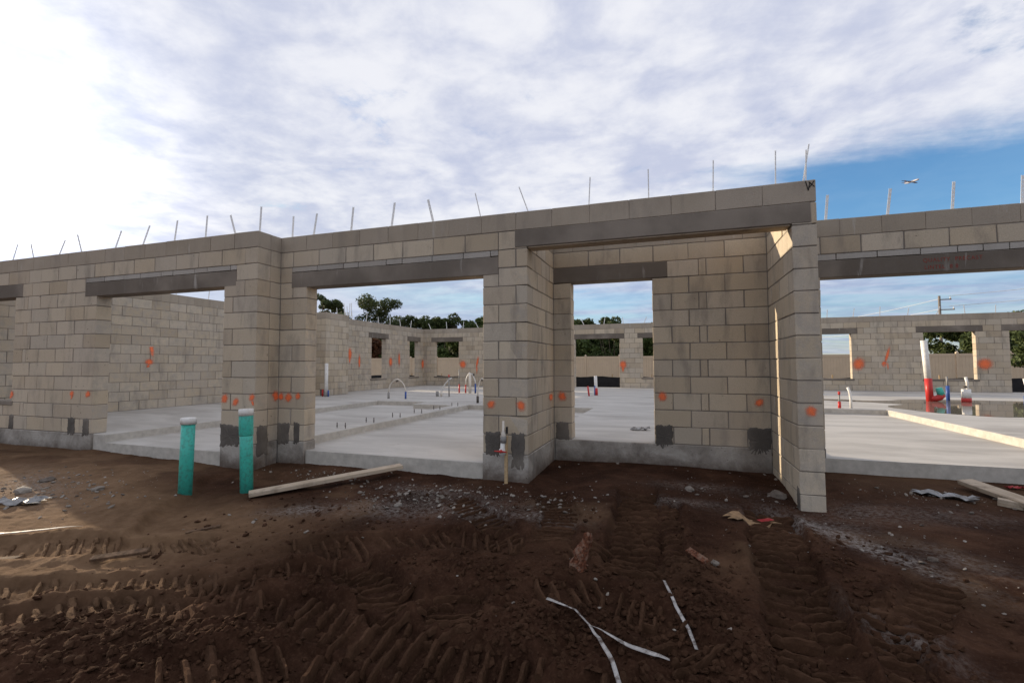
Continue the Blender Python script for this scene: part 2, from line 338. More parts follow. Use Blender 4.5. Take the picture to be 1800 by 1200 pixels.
# ------------------------------------------------------------------ mesh helpers
def tag(o, label=None, cat=None, group=None, kind=None):
    if label: o['label'] = label
    if cat: o['category'] = cat
    if group: o['group'] = group
    if kind: o['kind'] = kind
    return o
def empty(name, loc, label, cat, group=None, rz=0.0):
    o = bpy.data.objects.new(name, None); COL.objects.link(o); o.location = loc; o.rotation_euler[2] = rz
    o.empty_display_size = 0.1
    return tag(o, label, cat, group)
def link(name, me, parent=None, loc=(0, 0, 0)):
    o = bpy.data.objects.new(name, me); COL.objects.link(o); o.location = loc
    if parent: o.parent = parent
    return o
class MB:
    def __init__(s): s.v = []; s.f = []
    def add(s, vs, fs):
        o = len(s.v); s.v += [tuple(x) for x in vs]; s.f += [tuple(i+o for i in q) for q in fs]
    def box(s, x0, x1, y0, y1, z0, z1):
        s.add([(x0,y0,z0),(x1,y0,z0),(x1,y1,z0),(x0,y1,z0),(x0,y0,z1),(x1,y0,z1),(x1,y1,z1),(x0,y1,z1)],
              [(0,3,2,1),(4,5,6,7),(0,1,5,4),(1,2,6,5),(2,3,7,6),(3,0,4,7)])
    def tube(s, pts, r, seg=10, cap=True):
        pts = [Vector(p) for p in pts]; n = len(pts); rs = r if isinstance(r, (list, tuple)) else [r]*n
        up = Vector((0, 0, 1)); rings = []; prev = None
        for i, p in enumerate(pts):
            d = (pts[min(i+1, n-1)] - pts[max(i-1, 0)]).normalized()
            if prev is None:
                a = up if abs(d.z) < 0.9 else Vector((1, 0, 0)); u = d.cross(a).normalized()
            else:
                u = (prev - d*prev.dot(d)).normalized()
            prev = u; w = d.cross(u)
            rings.append([p + (u*math.cos(2*math.pi*k/seg) + w*math.sin(2*math.pi*k/seg))*rs[i] for k in range(seg)])
        vs = [v for ring in rings for v in ring]; fs = []
        for i in range(n-1):
            for k in range(seg):
                a = i*seg+k; b = i*seg+(k+1) % seg; fs.append((a, b, b+seg, a+seg))
        if cap:
            fs.append(tuple(range(seg))[::-1]); fs.append(tuple((n-1)*seg+k for k in range(seg)))
        s.add(vs, fs)
    def build(s, name, mat, parent=None, loc=(0, 0, 0), smooth=False, bevel=0.0):
        me = bpy.data.meshes.new(name); me.from_pydata(s.v, [], s.f)
        bm = bmesh.new(); bm.from_mesh(me)
        if bevel:
            bmesh.ops.bevel(bm, geom=list(bm.edges), offset=bevel, segments=1, affect='EDGES', profile=0.5)
        bmesh.ops.recalc_face_normals(bm, faces=bm.faces); bm.to_mesh(me); bm.free()
        me.materials.append(mat)
        if smooth:
            for p in me.polygons: p.use_smooth = len(p.vertices) < 6
        return link(name, me, parent, loc)

# value noise in numpy
def _hash(ix, iy, s):
    h = (ix.astype(np.int64)*374761393 + iy.astype(np.int64)*668265263 + s*144269) & 0xffffffff
    h = ((h ^ (h >> 13))*1274126177) & 0xffffffff
    return ((h ^ (h >> 16)) & 0xffff)/65535.0
def vnoise(x, y, s=0):
    ix = np.floor(x); iy = np.floor(y); fx = x-ix; fy = y-iy
    fx = fx*fx*(3-2*fx); fy = fy*fy*(3-2*fy)
    a = _hash(ix, iy, s); b = _hash(ix+1, iy, s); c = _hash(ix, iy+1, s); d = _hash(ix+1, iy+1, s)
    return (a*(1-fx)+b*fx)*(1-fy) + (c*(1-fx)+d*fx)*fy
def fbm(x, y, o=4, s=0, g=0.5):
    t = 0; a = 1; n = 0
    for i in range(o):
        t = t + a*vnoise(x*2**i + 17.3*i, y*2**i - 9.1*i, s+i); n += a; a *= g
    return t/n
def ss(x, a, b):
    t = np.clip((x-a)/(b-a), 0, 1); return t*t*(3-2*t)

# ------------------------------------------------------------------ ground
TRACKS = [  # (path, half width, pitch, skew, rut depth, lug height)
    ([(2.25, 0.00), (2.24, -0.37), (2.16, -1.36), (2.12, -2.01), (2.06, -2.60), (2.0, -3.2)], 0.20, 0.098, 0.10, 0.055, 0.050),
    ([(2.52, -1.45), (2.46, -2.0), (2.40, -2.7)], 0.10, 0.098, 0.0, 0.030, 0.034),
    ([(1.12, 0.20), (1.17, -0.60), (1.19, -1.17), (1.20, -1.75)], 0.19, 0.092, -0.05, 0.060, 0.044),
    ([(1.42, -0.15), (1.45, -1.0), (1.48, -1.55)], 0.085, 0.085, 0.12, 0.030, 0.030),
    ([(-4.6, -3.05), (-3.36, -2.75), (-2.9, -2.57), (-2.26, -2.36), (-1.75, -2.12)], 0.17, 0.085, 0.75, 0.045, 0.040),
    ([(-1.35, -2.10), (-0.7, -1.80), (-0.12, -1.54), (0.40, -1.55)], 0.18, 0.095, 0.45, 0.040, 0.042),
    ([(-0.80, -2.02), (-0.29, -2.33), (0.12, -2.60)], 0.17, 0.075, -0.15, 0.070, 0.030),
    ([(-1.30, -2.95), (-1.06, -2.63), (-0.85, -2.30), (-0.68, -2.06)], 0.13, 0.095, -0.35, 0.050, 0.045),
    ([(-2.6, -3.65), (-1.9, -3.30), (-1.46, -3.05), (-1.0, -2.90)], 0.16, 0.088, 0.70, 0.045, 0.040),
    ([(-1.10, -2.95), (-0.57, -2.74), (-0.02, -2.80), (0.42, -2.92), (0.95, -3.05)], 0.20, 0.100, 0.35, 0.050, 0.050),
    ([(0.55, -2.20), (1.07, -2.10), (1.39, -2.22), (1.60, -2.62)], 0.16, 0.085, 0.30, 0.040, 0.045),
    ([(0.20, -2.15), (0.30, -2.45), (0.38, -2.70)], 0.17, 0.085, 0.0, 0.050, 0.036),
    ([(-0.62, -0.60), (0.05, -1.20), (0.36, -1.58)], 0.15, 0.090, 0.25, 0.025, 0.024),
    ([(0.25, -0.15), (0.55, -0.85), (0.60, -1.45)], 0.16, 0.080, 0.1, 0.022, 0.018),
    ([(0.9, -3.15), (1.35, -2.95), (1.9, -2.9)], 0.17, 0.10, -0.3, 0.045, 0.045),
    ([(-2.9, -3.30), (-2.2, -2.95), (-1.6, -2.74), (-1.2, -2.62)], 0.15, 0.090, 0.65, 0.040, 0.042),
    ([(-0.75, -3.55), (-0.15, -3.15), (0.45, -3.2)], 0.18, 0.098, 0.40, 0.040, 0.048),
    ([(0.55, -1.62), (0.85, -1.50), (1.0, -1.25)], 0.13, 0.085, 0.2, 0.025, 0.032),
    ([(2.35, -2.2), (2.75, -1.7), (3.0, -1.3)], 0.12, 0.095, 0.2, 0.022, 0.026),
]
def seg_dist(X, Y, path):
    best = np.full(X.shape, 1e9); S = np.zeros(X.shape); SD = np.zeros(X.shape); acc = 0
    for (x0, y0), (x1, y1) in zip(path[:-1], path[1:]):
        dx, dy = x1-x0, y1-y0; L = math.hypot(dx, dy)
        t = np.clip(((X-x0)*dx+(Y-y0)*dy)/(L*L), 0, 1)
        px = X-(x0+t*dx); py = Y-(y0+t*dy); d = np.hypot(px, py)
        sd = (dx*(Y-y0)-dy*(X-x0))/L
        k = d < best; best[k] = d[k]; S[k] = (acc+t*L)[k]; SD[k] = sd[k]; acc += L
    return best, S, SD, acc
def ground_height(X, Y, detail=True, mask=False):
    z = np.interp(Y, [-6, -3.6, -2.6, -1.6, -0.8, 0.0, 1.5, 16, 30], [-0.43, -0.425, -0.405, -0.375, -0.335, -0.285, -0.27, -0.30, -0.26])
    z = z + 0.07*ss(-X, 3.0, 6.5)*ss(Y, -3.2, -0.5)
    z = z - 0.05*np.exp(-((X-2.6)**2/0.35+(Y+0.1)**2/0.3))
    # low terrace at the left, its edge crumbling
    e = (X+3.05) + 0.62*(Y+1.55) + 0.35*(fbm(X*2.2, Y*2.2, 4, 5)-0.5)
    z = z + 0.065*ss(-e, -0.03, 0.10)*ss(-Y, 0.55, 0.95)*ss(Y, -3.0, -2.2)
    z = z + 0.05*(fbm(X*0.9, Y*0.9, 4, 21)-0.5) + 0.035*(fbm(X*3, Y*3, 4, 31)-0.5)*ss(-Y, -1.6, 0.6)
    if not detail: return z
    rough = ss(-Y, 0.9, 2.2)*ss(X, -2.4, -0.4)*(0.55+0.45*ss(-Y, 1.5, 2.6))
    tot = np.zeros(X.shape)
    for i, (path, w, pitch, skew, dep, lug) in enumerate(TRACKS):
        xs = [p[0] for p in path]; ys = [p[1] for p in path]
        k = (X > min(xs)-0.6) & (X < max(xs)+0.6) & (Y > min(ys)-0.6) & (Y < max(ys)+0.6)
        if not k.any(): continue
        xx = X[k]; yy = Y[k]
        wx = xx + 0.05*(fbm(xx*3.1, yy*3.1, 3, 71+i)-0.5); wy = yy + 0.05*(fbm(xx*3.1+5, yy*3.1, 3, 91+i)-0.5)
        d, S, SD, L = seg_dist(wx, wy, path)
        ends = ss(S, 0.0, 0.22)*ss(L-S, 0.0, 0.22)
        wn = w*(1+0.34*(fbm(xx*5, yy*5, 4, 41+i)-0.5))
        inside = ss(wn-d, -0.015, 0.03)*ends
        ph = (S + skew*SD)/pitch + 0.16*(fbm(xx*6, yy*6, 3, 51+i)-0.5)
        fr = ph-np.floor(ph)
        ridge = ss(fr, 0.04, 0.16)*(1-ss(fr, 0.26, 0.38))*(0.55+0.45*ss(fbm(SD*9+17*np.floor(ph), np.floor(ph)*3.7, 2, 77+i), 0.22, 0.42))
        gone = ss(fbm(xx*2.6, yy*2.6, 3, 61+i), 0.22, 0.36)
        brk = 0.55+0.65*fbm(xx*11, yy*11, 3, 66+i)
        dz = inside*(-dep*1.0 + lug*0.22*ridge*gone*(0.65+0.35*brk))
        berm = np.exp(-((d-wn-0.045)/0.045)**2)*ends*(0.012+0.055*np.maximum(0, fbm(xx*7, yy*7, 4, 81+i)-0.38))
        cur = z[k]; z[k] = np.where(inside > 0.02, cur*(1) + dz, cur + berm)
        t = tot[k]; tot[k] = np.maximum(t, inside)
    if mask: return tot
    free = 1-tot
    cl = fbm(X*13, Y*13, 4, 111, 0.6)
    z = z + rough*free*0.055*np.maximum(0, cl-0.42)*2.0
    # churned heaps in the foreground
    for hx, hy, r, h in ((-1.35, -3.45, 0.55, 0.10), (-0.55, -3.25, 0.34, 0.085), (0.78, -2.62, 0.30, 0.085), (1.63, -2.05, 0.17, 0.075), (1.75, -2.50, 0.20, 0.09), (1.58, -1.60, 0.15, 0.05), (0.9, -1.95, 0.25, 0.05), (-0.95, -2.45, 0.20, 0.06), (0.25, -2.02, 0.26, 0.04), (1.2, -2.95, 0.25, 0.08)):
        q = np.exp(-((X-hx)**2+(Y-hy)**2)/(r*r)); z = z + q*h*(0.55+0.9*fbm(X*10, Y*10, 4, 131, 0.6))
    near = ss(-Y, -1.8, -0.6)
    z = z + near*(0.010*(fbm(X*24, Y*24, 3, 141)-0.5) + 0.010*np.maximum(0, fbm(X*36, Y*36, 2, 151)-0.62)*4*(0.4+0.6*rough))
    # drag marks in the smoother sand on the left
    q = ss(-X, 0.6, 1.6)*ss(-Y, 1.3, 1.8)
    z = z + q*0.012*(fbm((X*0.45-Y*0.9)*16, (X+0.5*Y)*1.1, 3, 161)-0.5)
    return z
def axis_lines(segs):
    out = []
    for a, b, st in segs: out += list(np.arange(a, b-1e-6, st))
    out.append(segs[-1][1]); return out
def build_ground():
    far = [60, 100, 180, 350, 800, 2500]
    xl = [-v for v in far[::-1]] + axis_lines([(-40, -12, 2.0), (-12, -7, 0.12), (-7, -3.4, 0.03), (-3.4, -1.9, 0.014), (-1.9, 2.7, 0.0078), (2.7, 6.2, 0.028), (6.2, 12, 0.15), (12, 40, 2.0)]) + far
    yl = [-v for v in far[::-1]] + axis_lines([(-40, -8, 2.0), (-8, -3.75, 0.2), (-3.75, -1.4, 0.0078), (-1.4, -0.4, 0.015), (-0.4, 1.6, 0.03), (1.6, 20, 0.6), (20, 50, 2.0)]) + far
    xs = np.array(xl); ys = np.array(yl); nx, ny = len(xs), len(ys)
    X, Y = np.meshgrid(xs, ys); Z = ground_height(X, Y)
    fade = np.clip((np.maximum(np.abs(X), np.abs(Y-5))-30)/40, 0, 1); Z = Z*(1-fade) + (-0.30)*fade
    inside = (X > -9.6) & (X < 12.8) & (Y > 1.9) & (Y < 15.0); Z[inside] = -0.6
    co = np.stack([X, Y, Z], -1).reshape(-1, 3).astype(np.float32)
    i = np.arange((nx-1)*(ny-1)); r = i//(nx-1); c = i % (nx-1); a = r*nx+c
    quads = np.stack([a, a+1, a+1+nx, a+nx], -1).astype(np.int32)
    me = bpy.data.meshes.new('ground'); me.vertices.add(nx*ny); me.vertices.foreach_set('co', co.ravel())
    n = len(quads); me.loops.add(n*4); me.loops.foreach_set('vertex_index', quads.ravel())
    me.polygons.add(n); me.polygons.foreach_set('loop_start', np.arange(n, dtype=np.int32)*4)
    me.update(calc_edges=True); me.validate()
    me.polygons.foreach_set('use_smooth', np.ones(n, dtype=bool))
    x = co[:, 0]; y = co[:, 1]
    sand = ss(-x, 0.7, 2.4)*ss(-y, 0.9, 1.9)*ss(y, -3.6, -2.7)*(0.45+0.8*fbm(x*1.7, y*1.7, 4, 201)) + 0.35*ss(-x, 3.0, 4.5)*ss(-y, -1, 1.0)
    sand = sand + 0.45*ss(x, 2.6, 3.4)*ss(y, 0.0, 0.9)*fbm(x*2, y*2, 3, 203) + 0.35*ss(-y, -0.6, 1.2)*ss(y, -2.0, -1.0)*ss(fbm(x*1.6, y*1.6, 4, 205), 0.48, 0.66)
    far_m = ss(np.abs(y-5), 12, 16); sand = np.clip(np.maximum(sand, 0.8*far_m), 0, 1)
    def blob(px, py, rx, ry, ang=0.0):
        dx = x-px; dy = y-py; u = dx*math.cos(ang)+dy*math.sin(ang); v = -dx*math.sin(ang)+dy*math.cos(ang)
        return np.exp(-((u/rx)**2+(v/ry)**2))
    lime = 0.95*blob(2.72, -0.72, 0.60, 0.11, -0.95) + 0.6*blob(2.45, -0.40, 0.4, 0.16) + 0.45*blob(3.25, 0.0, 0.7, 0.22) + 0.45*blob(2.55, -2.0, 0.10, 0.28, 0.5)
    lime = lime + 0.55*blob(-0.65, -1.0, 0.9, 0.22, 0.25) + 0.55*blob(0.40, -0.98, 0.32, 0.10) + 0.45*blob(-0.85, -0.55, 0.5, 0.18) + 0.4*blob(1.8, 0.35, 0.5, 0.15) + 0.45*blob(1.6, -0.2, 0.5, 0.12)
    lime = lime + 0.55*blob(-4.9, -1.75, 0.9, 0.3, -0.3) + 0.5*blob(-1.75, -1.35, 0.35, 0.12, 0.5) + 0.35*blob(3.3, -0.9, 0.5, 0.14, -0.7)
    lime = np.clip(lime*(0.35+1.1*fbm(x*4, y*4, 4, 211)), 0, 1)
    wet = ground_height(x, y, mask=True)
    for nme, arr in (('sand', sand), ('lime', lime), ('wet', wet)):
        at = me.attributes.new(nme, 'FLOAT', 'POINT'); at.data.foreach_set('value', arr.astype(np.float32))
    me.materials.append(M['dirt'])
    return tag(link('ground', me), 'churned dark brown soil with machine tracks in front of the shell', kind='structure')
build_ground()
def gz(x, y):
    return float(ground_height(np.array([float(x)]), np.array([float(y)]))[0])

# scattered clods and rubble: nobody could count them
def scatter(name, label, n_try, dens, smin, smax, mat, flat=0.7, seed=1, sand=0.0, power=2.2, area=(-5.5, 5.0, -3.7, 1.1), sink=0.25):
    rg = np.random.default_rng(seed)
    x = rg.uniform(area[0], area[1], n_try); y = rg.uniform(area[2], area[3], n_try)
    keep = rg.uniform(0, 1, n_try) < dens(x, y); x = x[keep]; y = y[keep]; n = len(x)
    z = ground_height(x, y)
    t = (1+5**0.5)/2
    base = np.array([(-1,t,0),(1,t,0),(-1,-t,0),(1,-t,0),(0,-1,t),(0,1,t),(0,-1,-t),(0,1,-t),(t,0,-1),(t,0,1),(-t,0,-1),(-t,0,1)])/1.9
    fc = np.array([(0,11,5),(0,5,1),(0,1,7),(0,7,10),(0,10,11),(1,5,9),(5,11,4),(11,10,2),(10,7,6),(7,1,8),(3,9,4),(3,4,2),(3,2,6),(3,6,8),(3,8,9),(4,9,5),(2,4,11),(6,2,10),(8,6,7),(9,8,1)])
    s = smin + (smax-smin)*rg.uniform(0, 1, n)**power
    v = base[None]*rg.uniform(0.68, 1.25, (n, 12, 1))
    sc = np.stack([rg.uniform(0.7, 1.5, n), rg.uniform(0.6, 1.1, n), rg.uniform(0.5, 1.0, n)*flat], -1)
    v = v*sc[:, None, :]*s[:, None, None]
    a = rg.uniform(0, 6.28, n); ca, sa = np.cos(a)[:, None], np.sin(a)[:, None]
    tl = rg.uniform(-0.5, 0.5, n)[:, None]
    vx = v[..., 0]; vy = v[..., 1]; vz = v[..., 2] + tl*vx
    w = np.stack([vx*ca-vy*sa + x[:, None], vx*sa+vy*ca + y[:, None], vz + (z + s*flat*(0.5-sink))[:, None]], -1).reshape(-1, 3)
    f = (fc[None]+(np.arange(n)*12)[:, None, None]).reshape(-1, 3)
    me = bpy.data.meshes.new(name); me.from_pydata(w.tolist(), [], f.tolist()); me.update()
    at = me.attributes.new('sand', 'FLOAT', 'POINT'); at.data.foreach_set('value', np.full(len(w), sand, dtype=np.float32))
    me.materials.append(mat)
    return tag(link(name, me), label, 'soil' if 'soil' in label else 'rubble', kind='stuff')
def tread_bars():
    """the clay bars that the machine's grousers pressed up: short irregular prisms laid across each rut"""
    rg = random.Random(17); mb = MB()
    for i, (path, w, pitch, skew, dep, lug) in enumerate(TRACKS):
        P = [Vector(p) for p in path]; seg = [(b-a).length for a, b in zip(P[:-1], P[1:])]; tot = sum(seg)
        def at(S, SD):
            S = min(max(S, 0.0), tot-1e-4); a = 0
            for k, L in enumerate(seg):
                if S <= a+L or k == len(seg)-1:
                    d = (P[k+1]-P[k]).normalized(); q = P[k]+d*(S-a); return q+Vector((-d.y, d.x))*SD
                a += L
        S0 = 0.10
        while S0 < tot-0.06:
            S0 += pitch*rg.uniform(0.88, 1.12)
            if rg.random() < 0.05: continue
            ww = w*rg.uniform(0.78, 1.02); cut = sorted([-ww, ww]+[rg.uniform(-0.7, 0.7)*ww for _ in range(rg.choice([0, 1, 1, 2]))])
            bend = rg.uniform(-0.25, 0.25)*pitch
            for u0, u1 in zip(cut[:-1], cut[1:]):
                L = u1-u0
                if L < 0.03 or rg.random() < 0.06: continue
                ds = rg.uniform(-0.16, 0.16)*pitch; ta = rg.uniform(-0.10, 0.10); n = max(4, int(L/0.028)); hw = pitch*rg.uniform(0.105, 0.175); hh = lug*rg.uniform(0.58, 0.95)*(0.62 if S0 > 0 and path[0][0] < -1.8 else 1.0)
                C = []
                for k in range(n+1):
                    u = u0+L*(k/n)*0.96+L*0.02
                    C.append(at(S0-skew*u+ds+ta*(u-(u0+u1)/2)+bend*(u/w)**2, u))
                xs = np.array([c.x for c in C]); ys = np.array([c.y for c in C]); zs = ground_height(xs, ys); zs = np.convolve(np.pad(zs, 2, 'edge'), np.ones(5)/5, 'valid')
                o = len(mb.v)
                for k, c in enumerate(C):
                    d = (C[min(k+1, n)]-C[max(k-1, 0)]); d = d.normalized() if d.length > 1e-6 else Vector((1, 0)); nn = Vector((-d.y, d.x))
                    e = 0.45 if k in (0, n) else 1.0; jw = hw*rg.uniform(0.82, 1.18)*(0.75+0.25*e); jh = hh*rg.uniform(0.80, 1.15)*e
                    for a, b in ((-1.45, -0.012), (-0.95, jh*0.62), (-0.50, jh), (0.46, jh*rg.uniform(0.85, 1.08)), (0.92, jh*0.58), (1.45, -0.012)):
                        q = c+nn*(a*jw+rg.uniform(-0.002, 0.002)); mb.v.append((q.x, q.y, zs[k]+0.004+b+rg.uniform(-0.003, 0.003)))
                for k in range(n):
                    for j in range(5): a = o+k*6+j; mb.f.append((a, a+1, a+7, a+6))
                mb.f.append(tuple(o+j for j in range(6))); mb.f.append(tuple(o+n*6+j for j in range(5, -1, -1)))
    ob = mb.build('tread_bars', M['dirt'])
    at_ = ob.data.attributes.new('sand', 'FLOAT', 'POINT'); v = np.array(mb.v)
    at_.data.foreach_set('value', (0.10+0.55*ss(-v[:, 0], 0.9, 2.2)).astype(np.float32))
    tag(ob, 'pressed clay bars of soil left across the machine tracks', 'soil', kind='stuff')
tread_bars()
def bl(x, y, px, py, rx, ry): return np.exp(-(((x-px)/rx)**2+((y-py)/ry)**2))
def dens_clods(x, y):
    d = 0.05 + 0.38*bl(x, y, -1.2, -3.35, 0.75, 0.25) + 0.9*bl(x, y, -0.5, -3.2, 0.4, 0.2) + 0.9*bl(x, y, 0.85, -2.6, 0.4, 0.3) + 1.0*bl(x, y, 1.62, -2.05, 0.16, 0.5) + 0.9*bl(x, y, 1.75, -2.5, 0.3, 0.3)
    d = d + 0.5*bl(x, y, 1.25, -2.25, 0.4, 0.22) + 0.5*bl(x, y, 0.4, -2.0, 0.5, 0.16) + 0.35*bl(x, y, -0.9, -2.45, 0.3, 0.2) + 0.35*bl(x, y, 2.5, -1.6, 0.12, 0.9) + 0.4*bl(x, y, 0.9, -1.85, 0.3, 0.12)
    return d*ss(x, -2.8, -1.6)
scatter('soil_clods', 'loose brown soil clods churned up by machine tracks in the foreground', 60000, dens_clods, 0.003, 0.026, M['dirt'], 0.95, 3, 0.06, 3.8, (-2.8, 3.2, -3.7, -0.6))
def dens_rub(x, y):
    d = 0.012 + 0.9*bl(x, y, -0.75, -0.75, 0.75, 0.35) + 0.6*bl(x, y, 0.1, -0.45, 0.7, 0.18) + 0.6*bl(x, y, -4.6, -1.7, 0.8, 0.4) + 0.16*bl(x, y, 1.9, 0.15, 0.7, 0.2) + 0.14*bl(x, y, 2.8, -0.75, 0.6, 0.4)
    return d + 0.5*bl(x, y, 3.75, 0.55, 0.5, 0.15) + 0.35*bl(x, y, -2.3, -0.35, 0.6, 0.2) + 0.06*bl(x, y, 3.4, 0.3, 1.2, 0.6)
scatter('concrete_rubble', 'grey crushed concrete crumbs scattered over soil along the wall foot', 42000, dens_rub, 0.0025, 0.024, M['gravel'], 0.75, 5, 0.0, 6.5, (-5.6, 5.0, -2.6, 1.15), 0.15)

# ------------------------------------------------------------------ the unfinished building
CH = 0.2032; BL = 0.4064; TH = 0.2
bld = empty('unfinished_building', (0, 0, -0.3), 'roofless house shell of bare grey-tan concrete blocks on a concrete slab', 'building')
OFF = Vector((0, 0, 0.3))
def part(name, me_or_mb, mat=None, parent=None, **k):
    o = me_or_mb.build(name, mat, parent or bld, **k)
    if (parent or bld) is bld: o.location = Vector(o.location) + OFF
    return o

# slab as cells of different height
def build_slab():
    xs = [-9.9, -6.1, -4.6, -3.5, -3.2, -0.2, 2.75, 5.71, 13.2]; ys = [-0.345, 0.03, 1.225, 1.43, 5.5, 5.7, 6.2, 7.03, 15.32]
    LOW = -0.115
    def h(cx, cy):
        if cy < 0.03: return (0.0 if cx < -6.1 else LOW) if cx < -3.5 else None
        if -6.1 < cx < -3.5 and cy < 6.2 and not (cx > -4.6 and cy > 5.5): return LOW
        if -3.2 < cx < -0.2 and cy < 5.7: return LOW
        if -0.2 < cx < 2.75 and cy < 1.225: return None
        if 2.75 < cx and cy < 1.43: return None
        if 2.75 < cx < 5.71 and cy < 7.03: return LOW
        return 0.0
    nx, ny = len(xs)-1, len(ys)-1
    H = [[h((xs[i]+xs[i+1])/2, (ys[j]+ys[j+1])/2) for j in range(ny)] for i in range(nx)]
    mb = MB()
    def hh(i, j): return H[i][j] if 0 <= i < nx and 0 <= j < ny and H[i][j] is not None else -0.62
    for i in range(nx):
        for j in range(ny):
            z = H[i][j]
            if z is None: continue
            x0, x1, y0, y1 = xs[i], xs[i+1], ys[j], ys[j+1]
            mb.add([(x0,y0,z),(x1,y0,z),(x1,y1,z),(x0,y1,z)], [(0,1,2,3)])
            for (a, b, k) in (((x0,y0),(x1,y0),(i,j-1)), ((x1,y0),(x1,y1),(i+1,j)), ((x1,y1),(x0,y1),(i,j+1)), ((x0,y1),(x0,y0),(i-1,j))):
                q = hh(*k)
                if q < z - 1e-6: mb.add([(a[0],a[1],q),(b[0],b[1],q),(b[0],b[1],z),(a[0],a[1],z)], [(0,1,2,3)])
    me = bpy.data.meshes.new('slab'); me.from_pydata(mb.v, [], mb.f)
    bm = bmesh.new(); bm.from_mesh(me); bmesh.ops.remove_doubles(bm, verts=bm.verts, dist=1e-5)
    bmesh.ops.recalc_face_normals(bm, faces=bm.faces)
    ed = [e for e in bm.edges if len(e.link_faces) == 2 and e.calc_face_angle(0) > 1.0 and max(v.co.z for v in e.verts) > -0.2 and abs(e.verts[0].co.z-e.verts[1].co.z) < 1e-4]
    bmesh.ops.bevel(bm, geom=ed, offset=0.012, segments=2, affect='EDGES', profile=0.5)
    bm.to_mesh(me); bm.free(); me.materials.append(M['slab'])
    o = link('slab', me, bld); o.location = OFF
    return o
build_slab()

_bm_cache = {}; _rb = random.Random(77)
def block_mesh(L, H, mat):
    L = round(L, 3); H = round(H, 3); var = _rb.randrange(4); key = (L, H, mat, var)
    if key in _bm_cache: return _bm_cache[key]
    me = bpy.data.meshes.new('concrete_block'); bm = bmesh.new()
    bmesh.ops.create_cube(bm, size=1.0)
    for v in bm.verts: v.co = Vector((v.co.x*L, v.co.y*TH, v.co.z*H))
    bmesh.ops.bevel(bm, geom=list(bm.edges), offset=0.0045, segments=1, affect='EDGES', profile=0.5)
    for v in bm.verts:
        q = 0.0022 if _rb.random() < 0.85 else 0.006
        v.co.x += _rb.uniform(-q, q)*0.9; v.co.z += _rb.uniform(-q, q)*0.9; v.co.y += _rb.uniform(-0.0012, 0.0012)
    bm.to_mesh(me); bm.free(); me.materials.append(M[mat])
    _bm_cache[key] = me; return me

BLOCKS = []        # (wall object, axis, centre, length, height, material)
WALLS = {}
def wall(name, axis, ev, od, face, openings=(), lintels=(), phase=0.0, cmin=0, cmax=13, label=None, bond=True, side=1, closers=()):
    """running-bond wall. ev/od: extent along the axis on even/odd courses (toothed corners). face: front plane; thickness goes to +Y (X walls) or to +side*X (Y walls)"""
    core = MB(); c0 = face; c1 = face+TH*(1 if axis == 'X' else side)
    lo, hi = min(c0, c1), max(c0, c1)
    specs = []
    for c in range(cmin, cmax):
        a0, a1 = ev if c % 2 == 0 else od
        iv = [(a0, a1)]
        cuts = [(o[0], o[1]) for o in openings if o[2] <= c < o[3]] + [(l[0], l[1]) for l in lintels if l[2] == c]
        for q0, q1 in cuts:
            nv = []
            for s0, s1 in iv:
                if q1 <= s0 or q0 >= s1: nv.append((s0, s1)); continue
                if q0 > s0+0.02: nv.append((s0, q0))
                if q1 < s1-0.02: nv.append((q1, s1))
            iv = nv
        for s0, s1 in iv:
            z0 = c*CH; z1 = z0+CH; e = 0.006
            if axis == 'X': core.box(s0+e, s1-e, lo+e, hi-e, z0 - (0.0 if c > cmin else 0.01), z1 - (0.004 if c == cmax-1 else 0))
            else: core.box(lo+e, hi-e, s0+e, s1-e, z0 - (0.0 if c > cmin else 0.01), z1 - (0.004 if c == cmax-1 else 0))
            ph = phase + (BL/2 if c % 2 else 0)
            k = math.floor((s0-ph)/BL)+1; js = [s0]
            while ph+k*BL < s1-1e-6:
                p = ph+k*BL
                if p-js[-1] > 0.075: js.append(p)
                k += 1
            if s1-js[-1] < 0.075 and len(js) > 1: js.pop()
            js.append(s1)
            for q0, q1, par in closers:
                if c % 2 == par and not (bond and c == cmax-1) and s0+0.1 < q0 and q1 < s1-0.1: js = sorted([j for j in js if not (q0-0.09 < j < q1+0.09)]+[q0, q1])
            top = bond and c == cmax-1
            for j0, j1 in zip(js[:-1], js[1:]):
                g = (0.0012 if top else 0.0048*_rb.uniform(0.7, 1.45))
                b0 = j0+(g if j0 > s0+1e-6 else 0.0); b1 = j1-(g if j1 < s1-1e-6 else 0.0)
                specs.append((b0, b1, z0+(0.003 if top else 0.0048), z1-(0.0 if top else 0.0045), 'bond' if top else 'block'))
    o = part(name, core, M['mortar'])
    if label: o['label'] = label
    mid = (lo+hi)/2
    for b0, b1, z0, z1, mt in specs:
        a = (b0+b1)/2; ctr = (a, mid, (z0+z1)/2) if axis == 'X' else (mid, a, (z0+z1)/2)
        BLOCKS.append((o, axis, ctr, b1-b0, z1-z0, mt))
    WALLS[name if name not in WALLS else o.name] = o
    return o
def lintel(parent, axis, a0, a1, face, z0, z1, side=1, proud=0.004, mat='lintel', name='lintel'):
    mb = MB(); t = TH*(side if axis == 'Y' else 1); n = max(1, int((a1-a0)/0.12)); lo, hi = min(face, face+t)-proud, max(face, face+t)+proud
    mb.box(a0, a1, lo, hi, z0, z1) if axis == 'X' else mb.box(lo, hi, a0, a1, z0, z1)
    return part(name, mb, M[mat], parent, bevel=0.006)

D1 = -0.37
